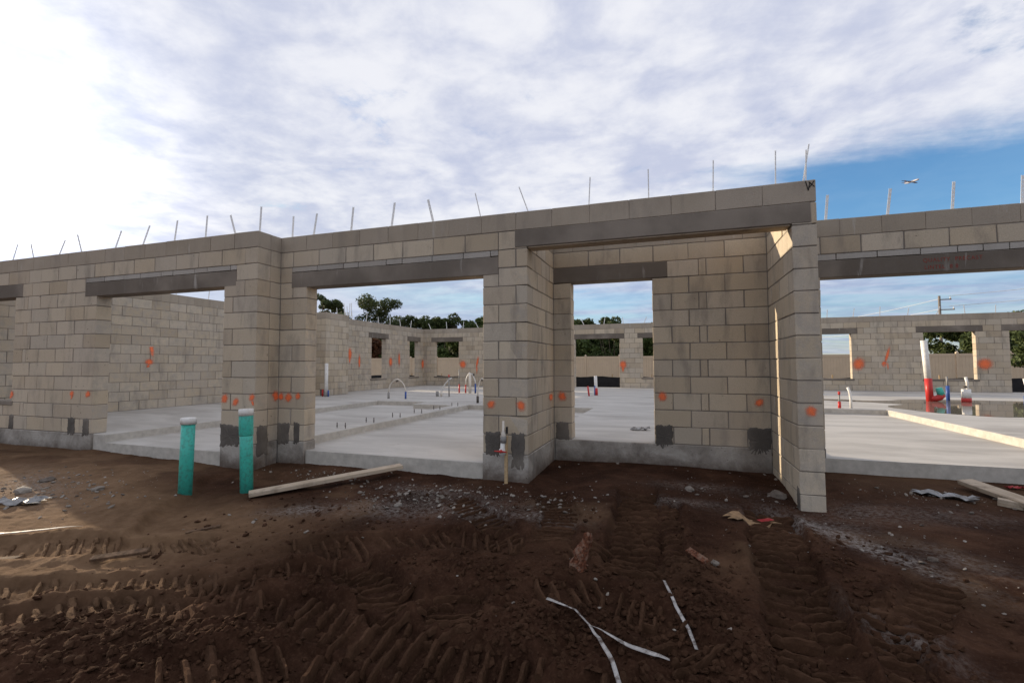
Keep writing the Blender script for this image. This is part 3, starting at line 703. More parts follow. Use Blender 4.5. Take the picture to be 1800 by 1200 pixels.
# front left wing
w_left = wall('front_wall', 'X', (-9.85, -3.38), (-9.65, -3.58), D1, [(-9.45, -8.24, 2, 10), (-6.354, -3.92, 0, 10)],
              [(-9.65, -8.07, 10), (-6.60, -3.72, 10)], phase=-8.24, closers=[(-8.02, -7.93, 1), (-3.70, -3.64, 1)], label='front wall of the left wing with a wide opening')
lintel(w_left, 'X', -9.65, -8.07, D1, 2.036, 2.232)
lintel(w_left, 'X', -9.50, -8.20, D1, 0.36, 0.425, proud=0.012, name='window_sill')
lintel(w_left, 'X', -6.60, -3.72, D1, 1.965, 2.163)
w_step = wall('return_wall', 'Y', (-0.17, 0.20), (-0.37, 0.0), -3.38, phase=-0.37, side=-1, label='short return wall between the two front planes')
# front middle wing
w_mid = wall('front_wall', 'X', (-3.38, 2.745), (-3.58, 2.745), 0.0, [(-2.96, -0.517, 0, 10), (0.0, 2.745, -2, 11)],
             [(-3.20, -0.333, 10), (-0.14, 2.70, 11)], phase=-3.38+0.0, label='front wall of the middle wing with a wide opening and porch beam')
lintel(w_mid, 'X', -3.20, -0.333, 0.0, 1.965, 2.163)
lintel(w_mid, 'X', -0.14, 2.70, 0.0, 2.250, 2.437, name='porch_lintel')
mb = MB(); mb.box(0.012, 2.535, 0.012, 0.188, 2.238, 2.2495); part('lintel_form_board', mb, M['wood'], w_mid)
def filler_row(parent, a0, a1, face, z0, z1, seed):
    rg = random.Random(seed); a = a0
    while a < a1-0.05:
        L = rg.choice([0.40, 0.40, 0.33, 0.22, 0.40]); b = min(a1, a+L)
        mb = MB(); mb.box(a+0.004, b-0.004, face+0.001+rg.random()*0.003, face+TH-0.004, z0+rg.random()*0.006, z1-0.003)
        part('filler_strip', mb, M['filler'], parent, bevel=0.003); a = b
filler_row(w_mid, -3.20, -0.333, 0.0, 2.168, 2.235, 1); filler_row(w_left, -6.60, -3.72, D1, 2.168, 2.235, 2)
# porch
w_ps = wall('porch_side_wall', 'Y', (0.20, 1.41), (0.0, 1.41), 0.0, phase=0.20, side=-1, label='left side wall of the porch', cmax=13)
w_pb = wall('porch_back_wall', 'X', (0.0, 2.545), (0.0, 2.545), 1.21, [(0.235, 1.26, 0, 10)], [(0.0, 1.44, 10)], phase=2.545-0.25, closers=[(1.80, 1.885, 0)], label='back wall of the porch with the door opening')
lintel(w_pb, 'X', 0.004, 1.44, 1.21, 2.036, 2.232)
w_rp = wall('porch_side_wall', 'Y', (0.0, 1.64), (0.0, 1.64), 2.545, phase=0.2, side=1, cmin=-2, cmax=12, bond=False, label='right side wall of the porch ending in a slim front pier')
wall_top = wall('bond_course', 'Y', (0.2, 1.64), (0.2, 1.64), 2.545, phase=0.2, cmin=12, cmax=13, label='top course over the porch side wall')
# front right wing
w_right = wall('front_wall', 'X', (2.745, 6.5), (2.745, 6.5), 1.44, [(3.13, 5.60, 0, 10)], [(2.90, 5.80, 10)], phase=3.13-0.19, label='front wall of the right wing with a wide opening')
lintel(w_right, 'X', 2.90, 5.80, 1.44, 1.962, 2.158)
filler_row(w_right, 2.90, 5.80, 1.44, 2.163, 2.235, 3)
# left outer wall, jog, back wall
w_lo = wall('side_wall', 'Y', (-0.17, 15.1), (-0.37, 15.1), -9.65, [(10.97, 11.95, 2, 10), (13.82, 14.6, 2, 10)], [(10.77, 12.15, 10), (13.62, 14.8, 10)], phase=0.0, side=-1, label='long left outer wall with two narrow windows')
for a, b in ((10.97, 11.95), (13.82, 14.6)):
    lintel(w_lo, 'Y', a-0.2, b+0.2, -9.65, 2.036, 2.232, side=-1); lintel(w_lo, 'Y', a-0.06, b+0.06, -9.65, 0.36, 0.425, side=-1, proud=0.015, name='window_sill')
w_jf = wall('jog_wall', 'X', (-9.65, -8.87), (-9.65, -8.87), 7.43, phase=-8.87, label='front face of the thickened stub on the left wall')
w_js = wall('jog_wall', 'Y', (7.63, 8.55), (7.63, 8.55), -8.87, phase=7.43, side=-1, label='long face of the thickened stub on the left wall')
BO = [(-9.05, -7.83, 2, 10), (-2.41, -0.55, 0, 10), (0.37, 1.75, 2, 10), (6.3, 7.60, 2, 10), (9.72, 11.15, 2, 10), (12.04, 14.2, 0, 10)]
w_bk = wall('back_wall', 'X', (-9.85, 15.0), (-9.65, 15.0), 15.1, BO, [(a-0.2, b+0.2, 10) for a, b, c, d in BO], phase=-0.55, label='long back wall with windows and a patio opening')
for a, b, c, d in BO:
    lintel(w_bk, 'X', a-0.2, b+0.2, 15.1, 2.036, 2.232)
    if c == 2: lintel(w_bk, 'X', a-0.06, b+0.06, 15.1, 0.36, 0.425, proud=0.015, name='window_sill')

for x, y, w in ((-3.38, 0.0, w_mid), (0.0, 1.21, w_pb)):
    mb = MB(); mb.box(x-0.004, x+0.007, y-0.007, y+0.004, 0.0, 2.436); part('corner_joint', mb, M['mortar'], w)
mb = MB(); mb.box(2.545-0.008, 2.545+0.004, 1.21-0.009, 1.21+0.004, -0.004, 2.62); part('corner_joint', mb, M['mortar'], w_pb)
# blocks: those that show largest are objects, the rest one part
def px_size(ctr, L, H):
    d = Vector(ctr)-CAM; f = d.dot(_f)
    if f < 0.3: return 0
    x = d.dot(_r)/f; y = d.dot(_u)/f
    if abs(x) > 1.16 or abs(y) > 0.78: return 0
    return L*H/(f*f)
order = sorted(range(len(BLOCKS)), key=lambda i: -px_size(BLOCKS[i][2], BLOCKS[i][3], BLOCKS[i][4])*(0.2 if BLOCKS[i][0] in (w_lo, w_jf, w_js, w_bk) else 1.0))
single = set(order[:300]); rest_v = []; rest_f = []; rest_m = []
for i, (w, axis, ctr, L, H, mt) in enumerate(BLOCKS):
    me = block_mesh(L, H, mt)
    jx, jy, ja = random.uniform(-0.0012, 0.0012), random.uniform(-0.0022, 0.0016), random.uniform(-0.003, 0.003)
    rot = ja + (0 if axis == 'X' else math.pi/2)
    if i in single:
        o = bpy.data.objects.new('concrete_block', me); COL.objects.link(o); o.parent = w
        o.location = (ctr[0]+(jx if axis == 'X' else jy), ctr[1]+(jy if axis == 'X' else jx), ctr[2]); o.rotation_euler[2] = rot
    else:
        mt4 = Matrix.Translation((ctr[0]+(jx if axis == 'X' else jy), ctr[1]+(jy if axis == 'X' else jx), ctr[2])) @ Matrix.Rotation(rot, 4, 'Z')
        o0 = len(rest_v); rest_v += [tuple(mt4 @ v.co) for v in me.vertices]
        for p in me.polygons: rest_f.append(tuple(o0+k for k in p.vertices)); rest_m.append(0 if mt == 'block' else 1)
me = bpy.data.meshes.new('concrete_block'); me.from_pydata(rest_v, [], rest_f)
me.materials.append(M['block']); me.materials.append(M['bond']); me.polygons.foreach_set('material_index', rest_m); me.update()
tag(link('concrete_block', me, bld), kind='stuff').location = OFF

# stem wall below the blocks
def stem(a0, a1, y0, y1, z1=-0.004, z0=-0.62):
    mb = MB(); n = max(1, int((a1-a0)/0.3)); mb.box(a0, a1, y0, y1, z0, z1); part('stem_wall', mb, M['stem'], bevel=0.008)
stem(-9.853, -6.351, D1-0.006, D1+0.205); stem(-3.923, -3.377, D1-0.006, D1+0.195); stem(-3.59, -2.957, D1+0.20, 0.206) if False else stem(-3.376, -2.957, -0.006, 0.206)
stem(-0.520, 0.005, -0.006, 0.206); stem(-0.205, 0.006, 0.21, 1.20); stem(0.011, 2.540, 1.202, 1.416); stem(2.75, 3.133, 1.434, 1.646)
stem(5.597, 6.5, 1.434, 1.646)
mb = MB(); mb.box(-3.585, -3.374, D1+0.197, -0.008, -0.62, -0.004); part('stem_wall', mb, M['stem'], bevel=0.008)

# dark mortar patches over the grout clean-outs, drips below
def patch(parent, axis, a, face, z, w, h, seed, out=-1):
    rg = random.Random(seed); n = 56; mb = MB(); ph = [rg.uniform(0, 6.28) for _ in range(6)]
    def pt(u, v, t): return (a+u, face+out*t, z+v) if axis == 'X' else (face+out*t, a+u, z+v)
    rings = []; 
    for f, t in ((1.0, 0.0005), (0.965, 0.005), (0.80, 0.007), (0.55, 0.008), (0.28, 0.008)):
        ring = []
        for k in range(n):
            c, sn = math.cos(2*math.pi*k/n), math.sin(2*math.pi*k/n)
            q = 1/max(abs(c), abs(sn))**0.92
            j = 1+0.045*math.sin(3*2*math.pi*k/n+ph[0])+0.04*math.sin(7*2*math.pi*k/n+ph[1])+0.03*math.sin(17*2*math.pi*k/n+ph[2])+rg.uniform(-0.022, 0.022)
            if sn < -0.5: j += 0.10*max(0, math.sin(5*2*math.pi*k/n+ph[3]))**2
            ring.append(pt(c*q*w/2*f*j, sn*q*h/2*f*j, t+(rg.uniform(-0.002, 0.005) if f < 0.99 else 0)))
        rings.append(ring)
    vs = [v for q in rings for v in q]+[pt(0, 0, 0.009)]; fs = []
    for i in range(len(rings)-1):
        for k in range(n): k2 = (k+1) % n; fs.append((i*n+k, i*n+k2, (i+1)*n+k2, (i+1)*n+k))
    m = (len(rings)-1)*n; fs += [(m+k, m+(k+1) % n, len(vs)-1) for k in range(n)]
    mb.add(vs, fs); part('mortar_patch', mb, M['patch'], parent, smooth=True)
for k, (a, z, w, h) in enumerate(((-8.21, 0.11, 0.10, 0.21), (-6.79, 0.09, 0.15, 0.25), (-6.47, 0.09, 0.13, 0.24), (-3.77, 0.09, 0.31, 0.27))): patch(w_left, 'X', a, D1, z, w, h, 10+k)
for k, (a, z, w, h) in enumerate(((-3.29, 0.09, 0.20, 0.27), (-3.075, 0.10, 0.09, 0.27), (-0.40, 0.10, 0.17, 0.26), (-0.11, 0.04, 0.15, 0.38))): patch(w_mid, 'X', a, 0.0, z, w, h, 20+k)
for k, (a, z, w, h) in enumerate(((0.11, 0.10, 0.17, 0.23), (1.37, 0.09, 0.20, 0.27), (2.42, 0.08, 0.24, 0.30))): patch(w_pb, 'X', a, 1.21, z, w, h, 30+k)
patch(w_step, 'Y', -0.25, -3.38, 0.03, 0.17, 0.36, 41, out=1)
patch(w_rp, 'Y', 0.05, 2.545, -0.28, 0.09, 0.25, 42, out=-1)
patch(w_jf, 'X', -8.98, 7.43, 0.10, 0.16, 0.2, 43)

# orange spray marks
_sr = random.Random(31)
def spray(parent, axis, a, face, z, w, h, tilt=0.0, out=-1, drip=True):
    if drip and _sr.random() < 0.18: spray(parent, axis, a+_sr.uniform(-0.03, 0.03), face+0.0004*out, z-h*_sr.uniform(0.5, 1.0), w*_sr.uniform(0.25, 0.5), h*_sr.uniform(0.5, 0.9), 0.0, out, False)
    n = 28; mb = MB(); vs = [(0, 0, 0)] + [(math.cos(2*math.pi*k/n), 0, math.sin(2*math.pi*k/n)) for k in range(n)]
    mb.add(vs, [(0, 1+(k+1) % n, 1+k) for k in range(n)])
    o = mb.build('spray_paint_mark', M['spray'], parent)
    t = 0.0065*out
    o.location = (a, face+t, z) if axis == 'X' else (face+t, a, z)
    w *= _sr.uniform(0.8, 1.3); h *= _sr.uniform(0.75, 1.25)
    if face > 5 or face < -5: w *= 0.8; h *= 0.85
    if w < 0.12 and h < 0.12: tilt += _sr.uniform(-0.8, 0.8)
    o.scale = (w, 1, h); o.rotation_euler = (0, tilt, 0) if axis == 'X' else (tilt, 0, math.pi/2)
for a, z in ((-8.22, 0.53), (-6.80, 0.56), (-6.45, 0.56), (-3.86, 0.55), (-3.68, 0.51), (-3.42, 0.57)): spray(w_left, 'X', a, D1, z, 0.062, 0.070)
for a, z in ((-3.33, 0.56), (-3.21, 0.55), (-3.06, 0.57), (-0.42, 0.53), (-0.075, 0.52)): spray(w_mid, 'X', a, 0.0, z, 0.060, 0.070)
for a, z in ((0.11, 0.55), (1.36, 0.57), (2.42, 0.52)): spray(w_pb, 'X', a, 1.21, z, 0.066, 0.070)
spray(w_rp, 'X', 2.65, 0.0, 0.54, 0.070, 0.075); spray(w_step, 'Y', -0.05, -3.38, 0.57, 0.06, 0.09, out=1); spray(w_ps, 'Y', 1.02, 0.0, 0.55, 0.15, 0.07, out=1)
spray(w_lo, 'Y', 2.66, -9.65, 1.36, 0.07, 0.42, -0.22, out=1); spray(w_lo, 'Y', 2.62, -9.65, 1.05, 0.12, 0.12, out=1)
for a, z, w, h in ((9.64, 1.36, 0.22, 0.34), (10.2, 1.1, 0.12, 0.35), (12.3, 1.09, 0.26, 0.32), (12.95, 1.2, 0.12, 0.4), (15.0, 1.0, 0.2, 0.32)): spray(w_lo, 'Y', a, -9.65, z, w, h, out=1)
for a, z, w, h, t in ((-7.62, 0.98, 0.24, 0.28, 0), (-6.9, 1.08, 0.1, 0.36, 0.2), (-0.42, 0.95, 0.22, 0.30, 0), (7.80, 0.95, 0.26, 0.30, 0.3), (8.66, 1.25, 0.08, 0.40, 0.25), (8.56, 0.95, 0.14, 0.2, 0), (11.36, 0.94, 0.30, 0.32, 0)): spray(w_bk, 'X', a, 15.1, z, w, h, t)
spray(w_jf, 'X', -8.8, 7.43, 1.1, 0.0, 0.0) if False else None

# stencilled lettering on the right lintel, marker cross on the beam end
def lettering(body, x, z, size, sx):
    cu = bpy.data.curves.new('lettering', 'FONT'); cu.body = body; cu.size = size; cu.extrude = 0.0004; cu.space_character = 1.15
    t = bpy.data.objects.new('lettering', cu); COL.objects.link(t)
    bpy.context.view_layer.update()
    me = bpy.data.meshes.new_from_object(t.evaluated_get(bpy.context.evaluated_depsgraph_get()))
    bpy.data.objects.remove(t); me.materials.clear(); me.materials.append(M['red_print'])
    o = link('lettering', me, w_right); o.location = (x, 1.44-0.0052, z); o.rotation_euler[0] = math.pi/2; o.scale[0] = sx
lettering('QUALITY  PRECAST', 4.115, 2.075, 0.060, 0.88); lettering('LINTEL  8 8', 4.125, 1.995, 0.060, 0.88)
mb = MB()
for p, q in (((2.665, 2.635), (2.685, 2.545)), ((2.685, 2.545), (2.70, 2.62)), ((2.69, 2.625), (2.735, 2.575)), ((2.735, 2.63), (2.695, 2.57))):
    dx, dz = q[0]-p[0], q[1]-p[1]; l = math.hypot(dx, dz); nx, nz = -dz/l*0.004, dx/l*0.004
    mb.add([(p[0]+nx, -0.004, p[1]+nz), (q[0]+nx, -0.004, q[1]+nz), (q[0]-nx, -0.004, q[1]-nz), (p[0]-nx, -0.004, p[1]-nz)], [(0, 1, 2, 3)])
part('marker_cross', mb, M['black_mark'], w_mid)

# roof straps cast into the top course
def strap(x0, y, x1, z1, wide=True, th=0.0):
    mb = MB(); d = Vector((x1-x0, 0, z1-2.60)); L = d.length; n = 8; w = 0.014; t = 0.0014
    for k in range(n):   # perforated band
        a = L*k/n; b = L*(k+1)/n
        mb.box(-w, w, -t, t, a, a+(b-a)*0.82)
        mb.box(-w, -w*0.25, -t, t, a+(b-a)*0.82, b); mb.box(w*0.25, w, -t, t, a+(b-a)*0.82, b)
    o = part('roof_strap', mb, M['steel'])
    o.location = Vector((x0, y, 2.60))+OFF
    o.rotation_euler = (random.uniform(-0.05, 0.05), math.atan2(d.x, d.z), 0)
    o.rotation_mode = 'XYZ'
    if not wide: o.rotation_euler[2] = 0; o.scale = (0.42, 1, 1)
for x0, x1, z1 in ((-8.61, -8.49, 2.92), (-8.02, -8.15, 2.90), (-7.46, -7.26, 2.88), (-6.87, -6.98, 2.94), (-6.19, -6.03, 2.91), (-5.62, -5.48, 2.94), (-4.98, -4.94, 2.96), (-4.40, -4.39, 2.97), (-3.85, -3.97, 2.93), (-3.47, -3.44, 2.98)): strap(x0, D1+0.1, x1, z1)
for x0, x1, z1 in ((-3.30, -3.30, 2.96), (-2.96, -2.90, 2.95), (-2.37, -2.33, 2.97), (-1.78, -1.74, 2.97), (-1.18, -1.27, 2.95)): strap(x0, 0.1, x1, z1)
for x0, x1, z1 in ((-0.57, -0.65, 2.95), (0.01, -0.12, 2.96), (0.66, 0.68, 2.97), (1.28, 1.28, 2.97), (1.89, 1.90, 2.98), (2.44, 2.45, 3.0), (2.66, 2.73, 3.02), (2.69, 2.70, 2.96)): strap(x0, 0.1, x1, z1, wide=False)
for x0, x1, z1 in ((3.23, 3.26, 2.96), (3.84, 3.88, 2.96), (4.44, 4.47, 2.97), (5.04, 5.07, 2.97), (5.65, 5.66, 2.96)): strap(x0, 1.54, x1, z1)
_rs = random.Random(5)
for k in range(30):
    x = -9.3+0.81*k
    if x < 14.6: strap(x, 15.2, x+_rs.choice([0, 0.02, -0.03, 0.12, -0.16, 0.05]), 2.64+_rs.uniform(0.24, 0.36))
for k in range(16):
    y = 1.6+0.83*k; strap(-9.75, y, -9.75+_rs.uniform(-0.06, 0.06), 2.64+_rs.uniform(0.22, 0.36))
for dx in (0.05, 0.15, 0.22, 0.3): strap(-9.0+dx, 8.45, -9.0+dx+_rs.uniform(-0.05, 0.05), 2.64+_rs.uniform(0.25, 0.42))

# anchor bolts on the low kerb between the two garages
for y in (1.21, 1.95, 2.75, 3.55, 4.35, 5.25):
    for x in (-3.43, -3.27):
        mb = MB(); mb.tube([(0, 0, -0.02), (0, 0, 0.085)], 0.0065, 6); mb.tube([(0, 0, 0.03), (0, 0, 0.04)], 0.012, 6)
        part('anchor_bolt', mb, M['bolt'], loc=(x+random.uniform(-0.01, 0.01), y, 0.0))

# ------------------------------------------------------------------ puddle on the slab
def build_puddle():
    rg = random.Random(3); P = [(4.95, 9.9), (5.6, 10.2), (6.4, 9.75), (7.4, 10.5), (8.6, 10.6), (9.9, 10.6), (11.2, 9.6), (11.0, 7.4), (9.0, 6.3), (7.36, 6.0), (6.6, 6.2), (6.2, 7.0), (6.05, 8.0), (6.6, 8.7), (5.9, 9.3)]
    pts = []
    n = len(P)
    for i in range(n):
        a, b, c, d = [Vector((*P[(i+k) % n], 0)) for k in (-1, 0, 1, 2)]
        for t in (0, 0.25, 0.5, 0.75):
            t2, t3 = t*t, t*t*t
            q = 0.5*((2*b)+(-a+c)*t+(2*a-5*b+4*c-d)*t2+(-a+3*b-3*c+d)*t3)
            pts.append((q.x+rg.uniform(-0.05, 0.05), q.y+rg.uniform(-0.05, 0.05), 0.004))
    bm = bmesh.new(); f = bm.faces.new([bm.verts.new(p) for p in pts]); bmesh.ops.triangulate(bm, faces=[f])
    me = bpy.data.meshes.new('puddle'); bm.to_mesh(me); bm.free()
    m, nt, b = mat_new('standing_water'); p = pos_(nt)
    b.inputs['Base Color'].default_value = (0.20, 0.175, 0.145, 1); b.inputs['Roughness'].default_value = 0.03; b.inputs['IOR'].default_value = 1.33
    b.inputs['Specular IOR Level'].default_value = 0.5
    bump_(nt, b, noise_(nt, p, 2.0, 2, 0.5), 0.02, 0.01)
    me.materials.append(m); o = link('puddle', me)
    if o.data.polygons[0].normal.z < 0:
        o.data.flip_normals()
    return tag(o, 'shallow rain puddle mirroring pipes on the right slab', 'puddle', kind='structure')
build_puddle()

# ------------------------------------------------------------------ plumbing stubs
def pipe_thing(name, loc, label, cat, pieces, group=None):
    e = empty(name, loc, label, cat, group)
    for nm, pts, r, mt in pieces:
        mb = MB(); mb.tube(pts, r, 14 if (r if not isinstance(r, (list, tuple)) else r[0]) > 0.02 else 8); mb.build(nm, M[mt], e, smooth=True)
    return e
def clean_out(x, y, h, lx, ly, label):
    z = gz(x, y)-0.06; r = 0.062
    e = empty('sewer_pipe', (x, y, z), label, 'pipe', 'teal sewer pipes standing in the soil')
    top = Vector((lx, ly, h))
    mb = MB(); mb.tube([(0, 0, 0), tuple(top*0.5), tuple(top)], r, 20); mb.build('pipe', M['teal'], e, smooth=True)
    mb = MB(); mb.tube([tuple(top*0.72), tuple(top*0.735), tuple(top*0.985), tuple(top*0.99)], [r+0.001, r+0.006, r+0.006, r+0.004], 20); mb.build('coupling', M['teal'], e, smooth=True) if lx < 0 else None
    mb = MB(); mb.tube([tuple(top*0.955), tuple(top*1.0), tuple(top*1.03), tuple(top*1.035)], [r+0.009, r+0.009, r+0.008, r+0.003], 20); mb.build('cap', M['white_pvc'], e, smooth=True)
clean_out(-3.20, -1.36, 0.78, 0.02, 0.0, 'shorter teal sewer pipe with white cap, left of the pair')
clean_out(-2.72, -1.06, 0.88, -0.035, 0.0, 'taller teal sewer pipe with white cap in front of the block pier')

def loop(p0, p1, h, n=10):
    return [(p0[0]+(p1[0]-p0[0])*(0.5-0.5*math.cos(math.pi*k/n)), p0[1]+(p1[1]-p0[1])*k/n, h*math.sin(math.pi*k/n)**0.75 + 0.12*(1-abs(2*k/n-1))) for k in range(n+1)]
def loop_stub(x, y, dx, label, left='grey_pipe', right='blue_pipe', h=0.30):
    pipe_thing('water_stub', (x, y, 0), label, 'pipe', [('sleeve', [(0, 0, -0.02), (0.0, 0, 0.17)], 0.032, left), ('sleeve', [(dx, 0, -0.02), (dx, 0, 0.20)], 0.026, right),
               ('tube', [(a, b, 0.14+c) for a, b, c in loop((0, 0), (dx, 0), h)], 0.017, 'pex'), ('clamp', [(dx*0.45, 0, 0.14+h*1.18), (dx*0.55, 0, 0.14+h*1.22)], 0.022, 'bolt')], 'looped water lines on the slab')
loop_stub(-6.28, 7.0, 0.56, 'looped pale water line with a blue sleeve, nearest the left wall')
pipe_thing('water_stub', (-5.2, 8.2, 0), 'bent pale water line leaning to a grey pipe in the left room', 'pipe', [('sleeve', [(-0.14, 0, -0.02), (-0.14, 0, 0.16)], 0.045, 'grey_pipe'), ('sleeve', [(0, 0, -0.02), (0, 0, 0.17)], 0.035, 'pex'),
           ('tube', [(0, 0, 0.12), (0.03, 0, 0.25), (0.14, 0, 0.40), (0.26, 0, 0.52), (0.34, 0, 0.56)], 0.018, 'white_pvc'), ('pipe', [(0.26, 0, -0.02), (0.25, 0, 0.60)], 0.020, 'grey_pipe'), ('cap', [(0.25, 0, 0.59), (0.25, 0, 0.66)], 0.024, 'red_pvc')])
pipe_thing('water_stub', (-5.1, 10.0, 0), 'white pipe with looped lines, red and blue sleeves before the back window', 'pipe', [('sleeve', [(-0.34, 0, -0.02), (-0.34, 0, 0.30)], 0.026, 'red_pvc'), ('tube', [(-0.34, 0, 0.28), (-0.36, 0, 0.80)], 0.016, 'grey_pipe'),
           ('sleeve', [(-0.10, 0, -0.02), (-0.10, 0, 0.28)], 0.026, 'red_pvc'), ('pipe', [(0.06, 0, -0.02), (0.06, 0, 0.68)], 0.048, 'pex'), ('sleeve', [(0.26, 0, -0.02), (0.26, 0, 0.32)], 0.030, 'blue_pipe'),
           ('tube', [(-0.10, 0, 0.26), (-0.09, 0, 0.45), (-0.02, 0, 0.62), (0.05, 0, 0.70)], 0.018, 'white_pvc'), ('tube', [(0.26, 0, 0.30), (0.25, 0, 0.42), (0.19, 0, 0.56), (0.13, 0, 0.66)], 0.018, 'white_pvc'), ('clamp', [(0.18, 0, 0.62), (0.21, 0, 0.63)], 0.04, 'bolt')])
loop_stub(-3.19, 6.25, 0.24, 'looped white water line with dark sleeves beside the block pier', 'bolt', 'grey_pipe', 0.36)
pipe_thing('vent_pipe', (-8.62, 7.18, 0), 'tall white vent pipe rising at the left block stub', 'pipe', [('pipe', [(0, 0, -0.02), (0.0, 0, 1.02)], 0.052, 'white_pvc'), ('sleeve', [(0, 0, -0.02), (0, 0, 0.12)], 0.068, 'grey_pipe'), ('stub', [(-0.13, 0, -0.02), (-0.13, 0, 0.22)], 0.025, 'red_pvc'), ('stub', [(0.11, -0.03, -0.02), (0.11, -0.03, 0.20)], 0.022, 'blue_pipe')])
pipe_thing('water_stub', (-0.9, 7.1, 0), 'short grey and blue stub just inside the porch door', 'pipe', [('sleeve', [(0, 0, -0.02), (0, 0, 0.12)], 0.024, 'grey_pipe'), ('tube', [(0, 0, 0.1), (0, 0, 0.26)], 0.020, 'blue_pipe')])
pipe_thing('drain_stub', (-0.92, 9.6, 0), 'leaning dark red stub seen through the porch door', 'pipe', [('pipe', [(0, 0, -0.02), (-0.04, 0, 0.30)], 0.026, 'red_pvc')])
pipe_thing('drain_stub', (-0.78, 10.1, 0), 'white drain pipe with purple primer seen through the porch door', 'pipe', [('pipe', [(0, 0, -0.02), (-0.02, 0, 0.60)], 0.050, 'white_pvc'), ('sleeve', [(0, 0, -0.02), (-0.008, 0, 0.22)], 0.054, 'red_pvc'), ('sleeve', [(-0.035, -0.03, -0.02), (-0.035, -0.03, 0.30)], 0.024, 'blue_pipe')])
pipe_thing('water_stub', (4.92, 7.2, 0), 'red stub at the back edge of the sunken right slab', 'pipe', [('sleeve', [(0, 0, -0.02), (0, 0, 0.14)], 0.030, 'red_pvc'), ('tube', [(0, 0, 0.12), (0, 0, 0.30)], 0.018, 'grey_pipe'), ('cap', [(0, 0, 0.29), (0, 0, 0.36)], 0.024, 'red_pvc')])
pipe_thing('water_stub', (5.12, 7.22, 0), 'curved white tube behind the sunken right slab', 'pipe', [('tube', [(0.02, 0, -0.02), (0.02, 0, 0.2), (0.0, 0, 0.36), (-0.03, 0, 0.45)], 0.026, 'white_pvc')])
pipe_thing('drain_pipe', (7.68, 10.0, 0), 'tall white pipe with red lower half and teal elbow by the puddle', 'pipe', [('pipe', [(0, 0, 0.5), (-0.06, 0, 1.55)], 0.072, 'white_pvc'), ('lower_pipe', [(0.02, 0, -0.02), (0, 0, 0.58)], 0.080, 'red_pvc'),
           ('elbow', [(0.02, 0, 0.10), (0.12, 0, 0.06), (0.22, 0, 0.10), (0.28, 0, 0.18)], 0.080, 'red_pvc'), ('elbow_end', [(0.26, 0, 0.15), (0.21, 0, 0.34)], [0.080, 0.070], 'teal')])
pipe_thing('water_stub', (8.25, 10.4, 0), 'slim blue sleeve beside the teal elbow', 'pipe', [('sleeve', [(0, 0, -0.02), (0, 0, 0.38)], 0.040, 'blue_pipe'), ('tube', [(0, 0, 0.36), (-0.01, 0, 0.62)], 0.022, 'grey_pipe')])
pipe_thing('water_stub', (8.42, 9.95, 0), 'stubby white pipe with a red band and bent tube in the puddle', 'pipe', [('pipe', [(0, 0, 0.08), (0, 0, 0.32)], 0.095, 'white_pvc'), ('band', [(0, 0, -0.02), (0, 0, 0.10)], 0.100, 'red_pvc'), ('tube', [(0.03, 0, 0.30), (0.03, 0, 0.48), (0.0, 0, 0.62)], 0.030, 'white_pvc'), ('clamp', [(-0.05, 0, 0.38), (0.05, 0, 0.38)], 0.028, 'bolt')])
pipe_thing('drain_pipe', (9.1, 8.75, 0), 'white pipe stub amid small blue and red lines at the right puddle edge', 'pipe', [('pipe', [(0.05, 0, -0.02), (0, 0, 0.84)], [0.045, 0.075], 'white_pvc'), ('tube', [(-0.16, 0, -0.02), (-0.16, 0, 0.4), (-0.20, 0, 0.62)], 0.026, 'white_pvc'), ('sleeve', [(-0.20, 0, -0.02), (-0.20, 0, 0.24)], 0.024, 'blue_pipe'),
           ('tube', [(0.14, 0, -0.02), (0.08, 0, 0.45)], 0.022, 'pex'), ('tube', [(0.19, 0, -0.02), (0.14, 0, 0.38)], 0.020, 'red_pvc'), ('clamp', [(-0.2, 0, 0.62), (-0.08, 0, 0.63)], 0.02, 'bolt')])
# temporary water tap on a stake in front of the middle pier
t = empty('water_tap', (-0.22, -0.10, gz(-0.22, -0.10)), 'white water tap with red handle strapped to a pale wooden stake', 'tap')
mb = MB(); mb.box(-0.017, 0.017, 0.012, 0.036, -0.1, 0.50); mb.build('stake', M['stake'], t, bevel=0.002)
mb = MB(); mb.tube([(-0.035, 0, 0.30), (-0.035, 0, 0.36), (-0.030, 0, 0.37), (-0.026, 0, 0.46)], [0.034, 0.034, 0.026, 0.026], 14); mb.build('valve', M['white_pvc'], t, smooth=True)
mb = MB(); mb.tube([(-0.022, 0, 0.43), (-0.020, 0, 0.50)], 0.032, 12); mb.build('tape', M['grey_pipe'], t, smooth=True)
mb = MB(); mb.tube([(-0.022, 0, 0.45), (-0.020, 0, 0.53), (-0.022, 0, 0.56), (-0.022, 0, 0.66)], [0.028, 0.026, 0.014, 0.013], 12); mb.build('pipe', M['pex'], t, smooth=True)
mb = MB(); mb.box(0.008, 0.026, -0.012, 0.012, 0.53, 0.60); mb.build('hose_bib', M['black'], t)
mb = MB(); mb.tube([(-0.037, -0.02, 0.345), (-0.037, -0.052, 0.345)], 0.018, 10); mb.tube([(-0.11, -0.045, 0.345), (-0.04, -0.05, 0.345), (0.03, -0.045, 0.342)], [0.006, 0.011, 0.006], 8); mb.build('handle', M['red_pvc'], t, smooth=True)

